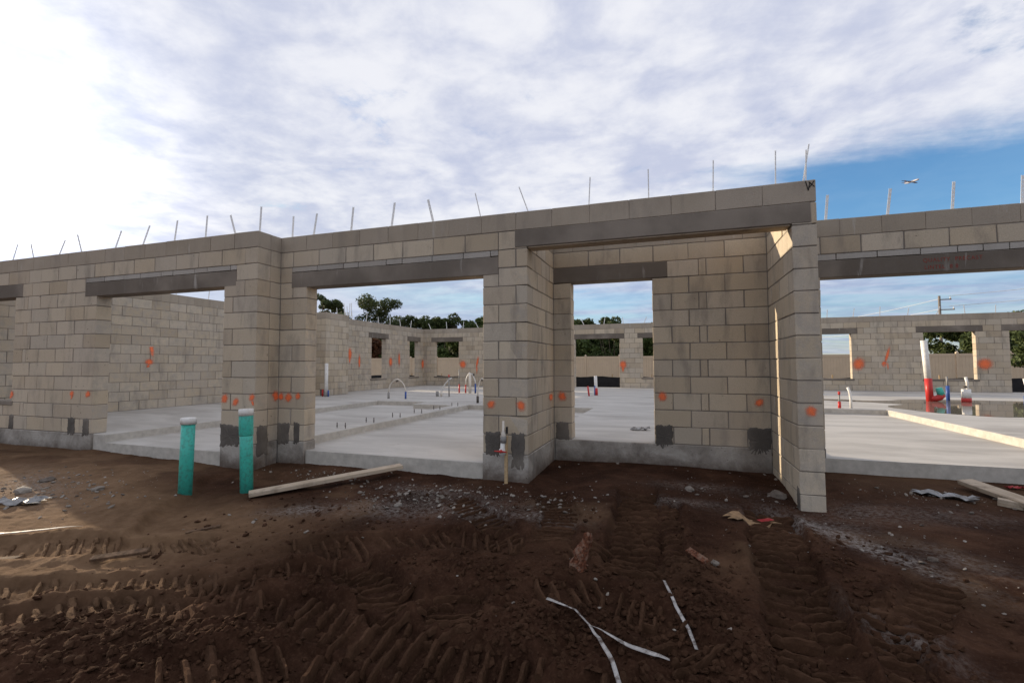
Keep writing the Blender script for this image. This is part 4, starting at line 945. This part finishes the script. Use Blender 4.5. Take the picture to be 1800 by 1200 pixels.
# ------------------------------------------------------------------ boards and litter
def board(name, p0, p1, w, t, label, cat='board', lift=(0.03, 0.03), mat='wood', twist=0.0):
    a = Vector((p0[0], p0[1], gz(*p0)+lift[0])); b = Vector((p1[0], p1[1], gz(*p1)+lift[1])); d = b-a; L = d.length
    mb = MB(); n = 8
    for k in range(n+1): pass
    mb.box(0, L, -w/2, w/2, -t/2, t/2)
    o = mb.build(name, M[mat], None, bevel=0.003)
    q = d.to_track_quat('X', 'Z'); o.rotation_mode = 'QUATERNION'; o.rotation_quaternion = q @ Vector((1, 0, 0)).rotation_difference(Vector((1, 0, 0))); o.location = a
    if twist: o.rotation_quaternion = o.rotation_quaternion @ Matrix.Rotation(twist, 3, 'X').to_quaternion()
    return tag(o, label, cat)
board('lumber_plank', (-2.52, -1.22), (-1.48, -0.10), 0.14, 0.040, 'long pale plank lying on soil before the left garage slab', lift=(0.035, 0.10))
board('lumber_plank', (4.20, 1.02), (4.36, 0.20), 0.14, 0.040, 'weathered plank at the right edge beside the slab', lift=(0.075, 0.055), twist=0.1)
board('wood_offcut', (4.16, 0.45), (4.30, 0.38), 0.07, 0.06, 'short orange-brown timber offcut under the right plank', 'offcut', lift=(0.03, 0.03))
board('wood_offcut', (-2.36, -2.66), (-2.06, -2.48), 0.05, 0.022, 'thin brown splinter of wood lying across the left track', 'offcut', lift=(0.03, 0.045), twist=0.3, mat='old_wood')
board('wood_offcut', (-3.3, -2.86), (-2.95, -2.76), 0.06, 0.03, 'brown timber scrap at the left picture edge', 'offcut', lift=(0.02, 0.03), mat='old_wood')
board('wood_offcut', (1.56, -1.30), (1.66, -1.53), 0.045, 0.022, 'split reddish wood chip on the soil ridge', 'offcut', lift=(0.03, 0.03), mat='root', twist=0.5)
board('wood_offcut', (-2.18, -2.12), (-2.10, -1.88), 0.03, 0.012, 'slim grey stick on the sandy slope', 'offcut', lift=(0.01, 0.015), mat='old_wood')
# tree root sticking up
def build_root():
    z = gz(0.90, -1.86); rg = random.Random(9); mb = MB()
    pts = []; rs = []
    for k in range(9):
        t = k/8; pts.append((0.035*t+rg.uniform(-0.006, 0.006)-0.02*math.sin(t*5), 0.01*t, -0.05+0.27*t)); rs.append(0.062*(1-t*0.62)*(0.82+0.36*rg.random())+0.004)
    mb.tube(pts, rs, 11)
    for k in range(0):
        a = rg.uniform(0, 6.28); mb.tube([(0, 0, 0.02), (0.05*math.cos(a), 0.05*math.sin(a), 0.01), (0.10*math.cos(a), 0.10*math.sin(a), -0.04)], [0.035, 0.026, 0.010], 8)
    v = np.array(mb.v); v += 0.022*(np.stack([vnoise(v[:, 2]*60+v[:, 0]*80, v[:, 1]*70, s) for s in (1, 2, 3)], -1)-0.5); mb.v = [tuple(q) for q in v]
    o = mb.build('tree_root', M['root'], None, (0.90, -1.86, z), smooth=True)
    tag(o, 'reddish broken root sticking up from the churned soil', 'root')
build_root()
def ribbon(name, pts, w, label, group='torn white strapping in the soil'):
    mb = MB(); P = []
    sm = []
    for i in range(len(pts)-1):
        for k in range(6):
            t = k/6; a, b = Vector(pts[i]), Vector(pts[i+1]); sm.append(a.lerp(b, t))
    sm.append(Vector(pts[-1])); n = len(sm)
    vs = []; rg = random.Random(len(label))
    hz = np.max([ground_height(np.array([p.x+a for p in sm]), np.array([p.y+b for p in sm])) for a in (-w/2, w/2) for b in (-w/2, w/2)], axis=0)
    zz = np.array([hz[max(0, i-3):i+4].max() for i in range(n)]); zz = np.convolve(np.pad(zz, 3, 'edge'), np.ones(7)/7, 'valid')+0.012
    for i, p in enumerate(sm):
        d = (sm[min(i+1, n-1)]-sm[max(0, i-1)]).normalized(); s = Vector((-d.y, d.x)); tw = 0.5*math.sin(i*0.22+len(label))
        z = zz[i]
        for sg in (-1, 1): vs.append((p.x+sg*s.x*w/2, p.y+sg*s.y*w/2, z+sg*tw*w/2))
    t = 0.0012; m = len(vs); vs2 = vs+[(x, y, z-t) for x, y, z in vs]; fs = []
    for i in range(n-1):
        a = 2*i; fs += [(a, a+1, a+3, a+2), (m+a, m+a+2, m+a+3, m+a+1), (a, a+2, m+a+2, m+a), (a+1, m+a+1, m+a+3, a+3)]
    fs += [(0, m, m+1, 1), (m-2, m-1, 2*m-1, 2*m-2)]
    mb.add(vs2, fs); o = mb.build(name, M['ribbon'], None, smooth=True); tag(o, label, 'strap', group)
ribbon('plastic_strap', [(0.80, -2.33), (0.97, -2.39), (1.06, -2.50), (1.12, -2.60), (1.21, -2.82), (1.30, -3.05)], 0.017, 'white plastic strap running down to the bottom picture edge')
ribbon('plastic_strap', [(1.06, -2.50), (1.14, -2.52), (1.27, -2.57), (1.37, -2.60), (1.44, -2.60)], 0.018, 'muddy white strap lying crosswise, right of the longest strap')
ribbon('plastic_strap', [(1.405, -1.83), (1.47, -2.12), (1.53, -2.24), (1.56, -2.42)], 0.016, 'torn white strap standing on the clod ridge farther back')
ribbon('plastic_strap', [(-3.55, -2.62), (-3.20, -2.46), (-2.98, -2.36)], 0.013, 'pale strip lying on lit sand at the left edge')
def sheet(name, cx, cy, w, h, rot, label, cat, mat, seed, bumpz=0.03, base=None):
    rg = random.Random(seed); nx, ny = 9, 6; vs = []; fs = []
    for j in range(ny+1):
        for i in range(nx+1):
            u = (i/nx-0.5)*w*(1+0.15*math.sin(j*2+seed)); v = (j/ny-0.5)*h*(1+0.25*math.sin(i*1.7+seed))
            x = cx+u*math.cos(rot)-v*math.sin(rot); y = cy+u*math.sin(rot)+v*math.cos(rot)
            vs.append((x, y, (gz(x, y) if base is None else base)+0.008+bumpz*abs(math.sin(i*0.9+seed))*rg.uniform(0.3, 1.0)))
    for j in range(ny):
        for i in range(nx): a = j*(nx+1)+i; fs.append((a, a+1, a+nx+2, a+nx+1))
    m = len(vs); vs += [(x, y, z-0.003) for x, y, z in vs]; fs += [tuple(m+k for k in q[::-1]) for q in fs]
    mb = MB(); mb.add(vs, fs); o = mb.build(name, M[mat], None, smooth=False); return tag(o, label, cat)
cb = sheet('cardboard_scrap', 2.10, -0.42, 0.46, 0.16, 0.55, 'flattened torn cardboard with a red print before the slim pier', 'cardboard', 'cardboard', 4, 0.035)
mb = MB(); z = gz(2.22, -0.36)+0.045; mb.add([(2.16, -0.42, z), (2.27, -0.35, z+0.004), (2.24, -0.30, z+0.004), (2.13, -0.37, z)], [(0, 1, 2, 3)]); mb.build('red_print', M['redtrash'], cb)
sheet('plastic_sheet', -4.30, -2.12, 0.42, 0.16, 0.4, 'crumpled grey plastic film on the left soil bank', 'plastic film', 'film', 8, 0.05)
sheet('plastic_sheet', 3.85, 0.60, 0.42, 0.16, -0.5, 'crumpled grey wrapping beside the right plank', 'plastic film', 'film', 12, 0.05)
sheet('plastic_wrapper', 4.68, 1.18, 0.16, 0.06, 0.1, 'small red wrapper on the soil by the right slab', 'wrapper', 'redtrash', 15, 0.03)
sheet('grey_rag', 1.02, 2.34, 0.26, 0.12, 0.2, 'small crumpled grey rag on the slab inside the porch door', 'rag', 'film', 22, 0.05, 0.0)
# larger concrete lumps one can tell apart
def lump(x, y, s, label, seed):
    rg = random.Random(seed); bm = bmesh.new(); bmesh.ops.create_icosphere(bm, subdivisions=2, radius=1.0)
    for v in bm.verts:
        q = v.co.copy(); k = 0.75+0.5*rg.random(); v.co = Vector((q.x*s*1.2*k, q.y*s*0.85*k, q.z*s*0.6*k))
    bm.normal_update(); me = bpy.data.meshes.new('concrete_lump'); bm.to_mesh(me); bm.free(); me.materials.append(M['gravel'])
    o = link('concrete_lump', me, None, (x, y, gz(x, y)+s*0.2)); o.rotation_euler[2] = rg.uniform(0, 3); tag(o, label, 'concrete lump', 'loose concrete lumps on the soil')
for k, (x, y, s, lb) in enumerate(((2.42, 0.30, 0.07, 'largest grey lump at the foot of the porch side wall'), (-4.70, -1.90, 0.07, 'grey lump beside the plastic film on the left bank'), (-5.0, -1.55, 0.06, 'grey lump near the left wing stem wall'), (1.72, -1.45, 0.03, 'pale lump right of the split wood chip'),
        (3.10, -0.95, 0.028, 'pale lump on the whitish streak right of the pier'), (-0.95, -1.02, 0.035, 'whitish lump at the near end of the rubble patch'), (1.62, 0.22, 0.05, 'flat grey lump inside the porch'), (-4.1, -1.6, 0.05, 'small lump on the left bank toward the teal pipes'))): lump(x, y, s, lb, 50+k)

# ------------------------------------------------------------------ beyond the building
def fence():
    e = empty('vinyl_fence', (0, 30, -0.3), 'long beige vinyl privacy fence behind the building', 'fence')
    x = -46.0; k = 0
    while x < 34:
        mb = MB(); n = 14; pw = 2.4/n
        for i in range(n): mb.box(x+0.07+i*(2.30/n), x+0.07+(i+1)*(2.30/n)-0.006, -0.014, 0.014, 0.06, 1.72)
        mb.build('fence_panel', M['vinyl'], e)
        mb = MB(); mb.box(x+0.065, x+2.38, -0.03, 0.03, 1.68, 1.84); mb.build('top_rail', M['vinyl'], e)
        mb = MB(); mb.box(x+0.065, x+2.38, -0.03, 0.03, 0.03, 0.18); mb.build('bottom_rail', M['vinyl'], e)
        mb = MB(); mb.box(x-0.064, x+0.064, -0.064, 0.064, -0.1, 1.90); mb.add([(x-0.075, -0.075, 1.90), (x+0.075, -0.075, 1.90), (x+0.075, 0.075, 1.90), (x-0.075, 0.075, 1.90), (x, 0, 1.98)], [(0, 3, 2, 1), (0, 1, 4), (1, 2, 4), (2, 3, 4), (3, 0, 4)])
        mb.build('fence_post', M['vinyl'], e); x += 2.44; k += 1
fence()
def silt():
    e = empty('silt_fence', (0, 20.5, -0.35), 'low black silt fence on stakes behind the back wall', 'fence')
    rg = random.Random(2); xs = np.arange(-22, 24, 0.4); vs = []; fs = []
    for i, x in enumerate(xs):
        y = 0.06*math.sin(i*0.7); s = 0.03*math.sin(i*1.3)
        vs += [(x, y, -0.1), (x, y+0.02, 0.66+s), (x, y+0.004, -0.1), (x, y+0.024, 0.66+s)]
    for i in range(len(xs)-1):
        a = 4*i; fs += [(a, a+4, a+5, a+1), (a+2, a+3, a+7, a+6), (a+1, a+5, a+7, a+3)]
    mb = MB(); mb.add(vs, fs); mb.build('fabric', M['silt'], e)
    for x in np.arange(-21.5, 24, 2.0):
        mb = MB(); mb.box(x-0.02, x+0.02, 0.08, 0.12, -0.1, 0.80); mb.build('stake', M['stake'], e)
silt()
def leaves(cl, size, mat_aspect, rg, n_per):
    """cl: list of (centre, radius) clumps -> leaf quads"""
    V = []; 
    for (c, r), n in zip(cl, n_per):
        d = rg.normal(0, 1, (n, 3)); d /= np.linalg.norm(d, axis=1)[:, None]
        rad = r*rg.uniform(0.25, 1.0, (n, 1))**0.5
        p = np.array(c)+d*rad*np.array([1, 1, 0.72])
        a = rg.normal(0, 1, (n, 3)); a /= np.linalg.norm(a, axis=1)[:, None]
        b = np.cross(a, rg.normal(0, 1, (n, 3))); b /= np.linalg.norm(b, axis=1)[:, None]
        s = size*rg.uniform(0.6, 1.4, (n, 1))
        V.append(np.stack([p-a*s, p+b*s*mat_aspect, p+a*s, p-b*s*mat_aspect], 1))
    V = np.concatenate(V).reshape(-1, 3); n = len(V)//4
    return V, (np.arange(n*4).reshape(n, 4))
def tree(name, x, y, h, spread, kind, label, mat, seed, group, n_leaf=5200, leaf=0.16, zb=None, bare=0.45):
    rg = np.random.default_rng(seed); rr = random.Random(seed); zb = -0.3 if zb is None else zb
    e = empty(name, (x, y, zb), label, 'tree', group)
    mb = MB(); tr = 0.018*h+0.06; lean = rr.uniform(-0.04, 0.04)*h
    tp = [(0, 0, -0.2), (lean*0.3, 0, h*0.3), (lean*0.7, lean*0.2, h*0.65), (lean, lean*0.3, h*0.93)]
    mb.tube(tp, [tr, tr*0.8, tr*0.5, tr*0.12], 8)
    cl = []; nb = 13 if kind == 'pine' else 17
    for k in range(nb):
        t = rr.uniform(bare, 0.95); a = k*2.4+rr.uniform(-0.4, 0.4)
        base = Vector((lean*t, lean*t*0.3, h*t))
        prof = (1.1-abs(t-0.72)*1.5) if kind == 'pine' else (1.15-abs(t-0.6)*1.7)
        L = spread*max(0.25, prof)*rr.uniform(0.65, 1.1)
        tip = base+Vector((math.cos(a)*L, math.sin(a)*L, L*rr.uniform(0.10, 0.45)))
        mid = base.lerp(tip, 0.5)+Vector((0, 0, 0.06*L))
        mb.tube([tuple(base), tuple(mid), tuple(tip)], [tr*0.35, tr*0.22, tr*0.06], 6, cap=False)
        for q in range(3 if kind == 'pine' else 4):
            u = rr.uniform(0.45, 1.05); p = base.lerp(tip, u)+Vector((rr.uniform(-1, 1), rr.uniform(-1, 1), rr.uniform(-0.3, 0.7)))*0.16*spread
            cl.append(((p.x, p.y, p.z), spread*rr.uniform(0.14, 0.30)))
    for q in range(4): cl.append(((lean+rr.uniform(-.2, .2)*spread, rr.uniform(-.2, .2)*spread, h*rr.uniform(0.86, 1.0)), spread*rr.uniform(0.16, 0.28)))
    wts = np.array([c[1]**2 for c in cl]); npc = np.maximum(20, (wts/wts.sum()*n_leaf)).astype(int)
    mb.build('trunk', M['bark'], e, smooth=True)
    V, F = leaves(cl, leaf, 0.45 if kind == 'pine' else 0.6, rg, npc)
    me = bpy.data.meshes.new('crown'); me.from_pydata(V.tolist(), [], F.tolist()); me.update(); me.materials.append(M[mat]); link('crown', me, e)
    return e
G = 'trees beyond the vinyl fence'
tree('pine_tree', -49.0, 55, 11.9, 3.4, 'pine', 'pine with open crown at the far left behind the block stub', 'leaf_pine', 1, G, 11000, 0.16, bare=0.34)
tree('pine_tree', -40.2, 55, 9.3, 5.8, 'pine', 'broad dark pine rising highest over the left wall', 'leaf_pine', 2, G, 20000, 0.16, bare=0.30)
tree('pine_tree', -36.2, 56, 7.6, 3.0, 'pine', 'small pine at the right flank of the broad pine', 'leaf_pine', 3, G, 4200, 0.18)
for k, (x, y, h, s, lb, mt) in enumerate((
        (-32.4, 55, 8.0, 2.9, 'first round tree right of the pines above the back wall', 'leaf_oak'), (-29.6, 57, 7.8, 2.6, 'second round tree right of the pines above the back wall', 'leaf_oak'),
        (-27.0, 55, 8.1, 3.0, 'third round tree right of the pines above the back wall', 'leaf_oak'), (-24.0, 56, 7.5, 2.6, 'fourth round tree right of the pines, beside the middle pier', 'leaf_light'),
        (-20.8, 54, 7.6, 2.8, 'tree hidden mostly by the middle pier', 'leaf_oak'), (-17.0, 56, 7.2, 2.8, 'tree behind the middle pier toward the porch', 'leaf_oak'),
        (-13.4, 55, 6.9, 2.8, 'tree left of the porch door view', 'leaf_oak'), (-9.6, 55, 6.4, 2.6, 'leftmost treetop seen through the porch door', 'leaf_oak'),
        (-5.0, 55, 6.8, 2.7, 'rounded dark treetop in the middle of the porch door view', 'leaf_oak'), (-1.3, 57, 6.0, 2.3, 'low treetop at the right of the porch door view', 'leaf_oak'),
        (29.0, 52, 4.5, 4.0, 'spreading oak seen through the right back window', 'leaf_oak'), (24.6, 58, 4.3, 2.6, 'smaller tree at the left of the right back window', 'leaf_oak'))):
    tree('leafy_tree', x, y, h, s, 'oak', lb, mt, 20+k, G, 9000 if s < 4 else 15000, 0.15, bare=0.12)
# undergrowth that fills the gap above the fence
def shrub(name, x, y, w, h, label, mat, seed):
    rg = np.random.default_rng(seed); rr = random.Random(seed); e = empty(name, (x, y, -0.3), label, 'shrub', 'bushes growing behind the vinyl fence')
    cl = [((rr.uniform(-.5, .5)*w, rr.uniform(-.5, .5), h*rr.uniform(0.12, 0.85)), w*rr.uniform(0.16, 0.26)) for k in range(16)]
    mb = MB()
    for k in range(6): a = rr.uniform(-0.4, 0.4)*w; mb.tube([(a*0.3, 0, -0.1), (a*0.7, 0, h*0.4), (a, rr.uniform(-.3, .3), h*0.8)], [0.05, 0.035, 0.012], 6)
    mb.build('stems', M['bark'], e); V, F = leaves(cl, 0.17, 0.6, rg, [420]*16)
    me = bpy.data.meshes.new('crown'); me.from_pydata(V.tolist(), [], F.tolist()); me.update(); me.materials.append(M[mat]); link('crown', me, e)
_sp = random.Random(4); xx = -36.0; k = 0; names = ['leaf_oak', 'leaf_oak', 'leaf_light', 'leaf_oak', 'leaf_light']
SH = ['seen through the first left window', 'seen through the second left window', 'behind the left back window', 'at the right of the left back window', 'behind the middle pier']
while xx < 3.5:
    shrub('leafy_bush', xx, 34+_sp.uniform(-1, 1.5), 3.4, _sp.uniform(3.6, 4.9), 'bushy undergrowth, %s clump from the left behind the beige fence' % ['first', 'second', 'third', 'fourth', 'fifth', 'sixth', 'seventh', 'eighth', 'ninth', 'tenth', 'eleventh', 'twelfth', 'thirteenth', 'fourteenth', 'fifteenth', 'sixteenth', 'seventeenth'][k], 'leaf_red' if k == 4 else names[k % 5], 70+k); xx += 2.55; k += 1
for q, (bx, bh, mt) in enumerate(((-33, 5.4, 'leaf_oak'), (-29.5, 5.0, 'leaf_oak'), (-25.5, 5.2, 'leaf_light'), (-22, 5.3, 'leaf_oak'), (-18.5, 5.0, 'leaf_oak'), (-15, 4.8, 'leaf_oak'), (-11.5, 4.8, 'leaf_light'), (-8.3, 4.7, 'leaf_oak'), (-5.2, 4.8, 'leaf_oak'), (-2.2, 4.6, 'leaf_oak'), (0.8, 4.6, 'leaf_oak'), (3.6, 4.4, 'leaf_oak'))):
    shrub('leafy_bush', bx, 38.5, 4.6, bh, 'tall back-row bush, %s one from the left behind the beige fence' % ['first', 'second', 'third', 'fourth', 'fifth', 'sixth', 'seventh', 'eighth', 'ninth', 'tenth', 'eleventh', 'twelfth'][q], mt, 120+q)
tree('oak_tree', 16.6, 22.0, 3.3, 1.35, 'oak', 'small staked oak at the right end of the back wall', 'leaf_oak', 61, None, 5200, 0.07, bare=0.30)
for sx in (-0.55, 0.5):
    e = board('tree_stake', (16.6+sx, 21.9), (16.6+sx*0.2, 22.0), 0.05, 0.04, 'slanted wooden prop bracing the small oak, %s one' % ('left' if sx < 0 else 'right'), 'stake', lift=(0.0, 1.1), mat='stake')

# utility poles and wires
def pole(x, y, h, label, arms, metal=False):
    e = empty('utility_pole', (x, y, -0.3), label, 'pole', 'utility poles beyond the fence')
    mb = MB(); mb.tube([(0, 0, 0), (0, 0, h+0.3)], [0.20, 0.13], 10); mb.build('shaft', M['pole'], e, smooth=True)
    for z, L in arms:
        mb = MB(); mb.box(-0.08, L, -0.16, -0.05, z-0.06+0.3, z+0.06+0.3); mb.build('crossarm', M['pole'], e)
        mb = MB(); mb.tube([(L-0.1, -0.1, z+0.34), (L-0.1, -0.1, z+0.62)], [0.09, 0.05], 8); mb.build('insulator', M['white_pvc'], e, smooth=True)
    return e
pole(34.2, 70, 9.6, 'tall utility pole with three short arms above the right wing', ((9.1, 1.2), (7.8, 1.5), (6.3, 1.2)))
pole(46.2, 140, 9.6, 'distant utility pole with crossarms in the first right window', ((9.0, 1.6), (9.0, -1.6), (7.4, 0.9)))
pole(61.5, 160, 7.0, 'small far pole right of the distant utility pole', ((6.6, 0.8),))
pole(27.4, 48, 4.9, 'pale slim lamp post at the left of the right back window', ())
def wire(p0, p1, sag, label):
    mb = MB(); pts = []
    for k in range(15):
        t = k/14; p = Vector(p0).lerp(Vector(p1), t); p.z -= sag*4*t*(1-t); pts.append(tuple(p))
    mb.tube(pts, 0.028, 5); tag(mb.build('power_line', M['glasswire'], None), label, 'wire', 'power lines strung from the tall pole')
for i, (z, nm) in enumerate(((9.3, 'top'), (8.0, 'middle'), (6.5, 'lowest'))):
    wire((35.2, 70, z+0.25), (62.0, 58, z+2.6), 0.5, '%s power line running right from the tall pole' % nm)
    wire((34.2, 70, z-0.1), (24.0, 120, z+0.4), 0.8, '%s power line running left from the tall pole' % nm)

# airliner
def airplane():
    e = empty('airplane', (590.0, 1448.0, 463.0), 'small airliner flying in the blue gap at the upper right', 'airplane')
    e.rotation_euler = (math.radians(-6), math.radians(-8), math.radians(200)); e.scale = (1.25, 1.25, 1.25)
    mb = MB(); mb.tube([(0, 18, 0), (0, 17, 0.2), (0, 14, 0.3), (0, -8, 0.3), (0, -15, 1.0), (0, -18, 1.6)], [0.3, 1.2, 2.0, 2.0, 1.2, 0.3], 14); mb.build('fuselage', M['plane'], e, smooth=True)
    for s in (-1, 1):
        mb = MB(); mb.add([(s*1.6, 5, -0.8), (s*17, -4, 1.0), (s*17, -5.6, 1.0), (s*1.6, -2.5, -0.8), (s*1.6, 5, -0.2), (s*17, -4, 1.2), (s*17, -5.6, 1.2), (s*1.6, -2.5, -0.2)], [(0,3,2,1),(4,5,6,7),(0,1,5,4),(1,2,6,5),(2,3,7,6),(3,0,4,7)]); mb.build('wing', M['plane_dark'], e)
        mb = MB(); mb.tube([(s*5.6, 5.0, -1.9), (s*5.6, 1.0, -1.9)], [1.05, 0.8], 12); mb.build('engine', M['plane_dark'], e, smooth=True)
        mb = MB(); mb.add([(s*0.6, -13, 1.4), (s*6.5, -16.5, 1.9), (s*6.5, -17.6, 1.9), (s*0.6, -16.5, 1.4), (s*0.6, -13, 1.7), (s*6.5, -16.5, 2.05), (s*6.5, -17.6, 2.05), (s*0.6, -16.5, 1.7)], [(0,3,2,1),(4,5,6,7),(0,1,5,4),(1,2,6,5),(2,3,7,6),(3,0,4,7)]); mb.build('tailplane', M['plane'], e)
    mb = MB(); mb.add([(-0.2, -11, 2), (-0.2, -16, 8), (-0.2, -18.2, 8), (-0.2, -17, 1.8), (0.2, -11, 2), (0.2, -16, 8), (0.2, -18.2, 8), (0.2, -17, 1.8)], [(0,3,2,1),(4,5,6,7),(0,1,5,4),(1,2,6,5),(2,3,7,6),(3,0,4,7)]); mb.build('tail_fin', M['plane_dark'], e)
airplane()
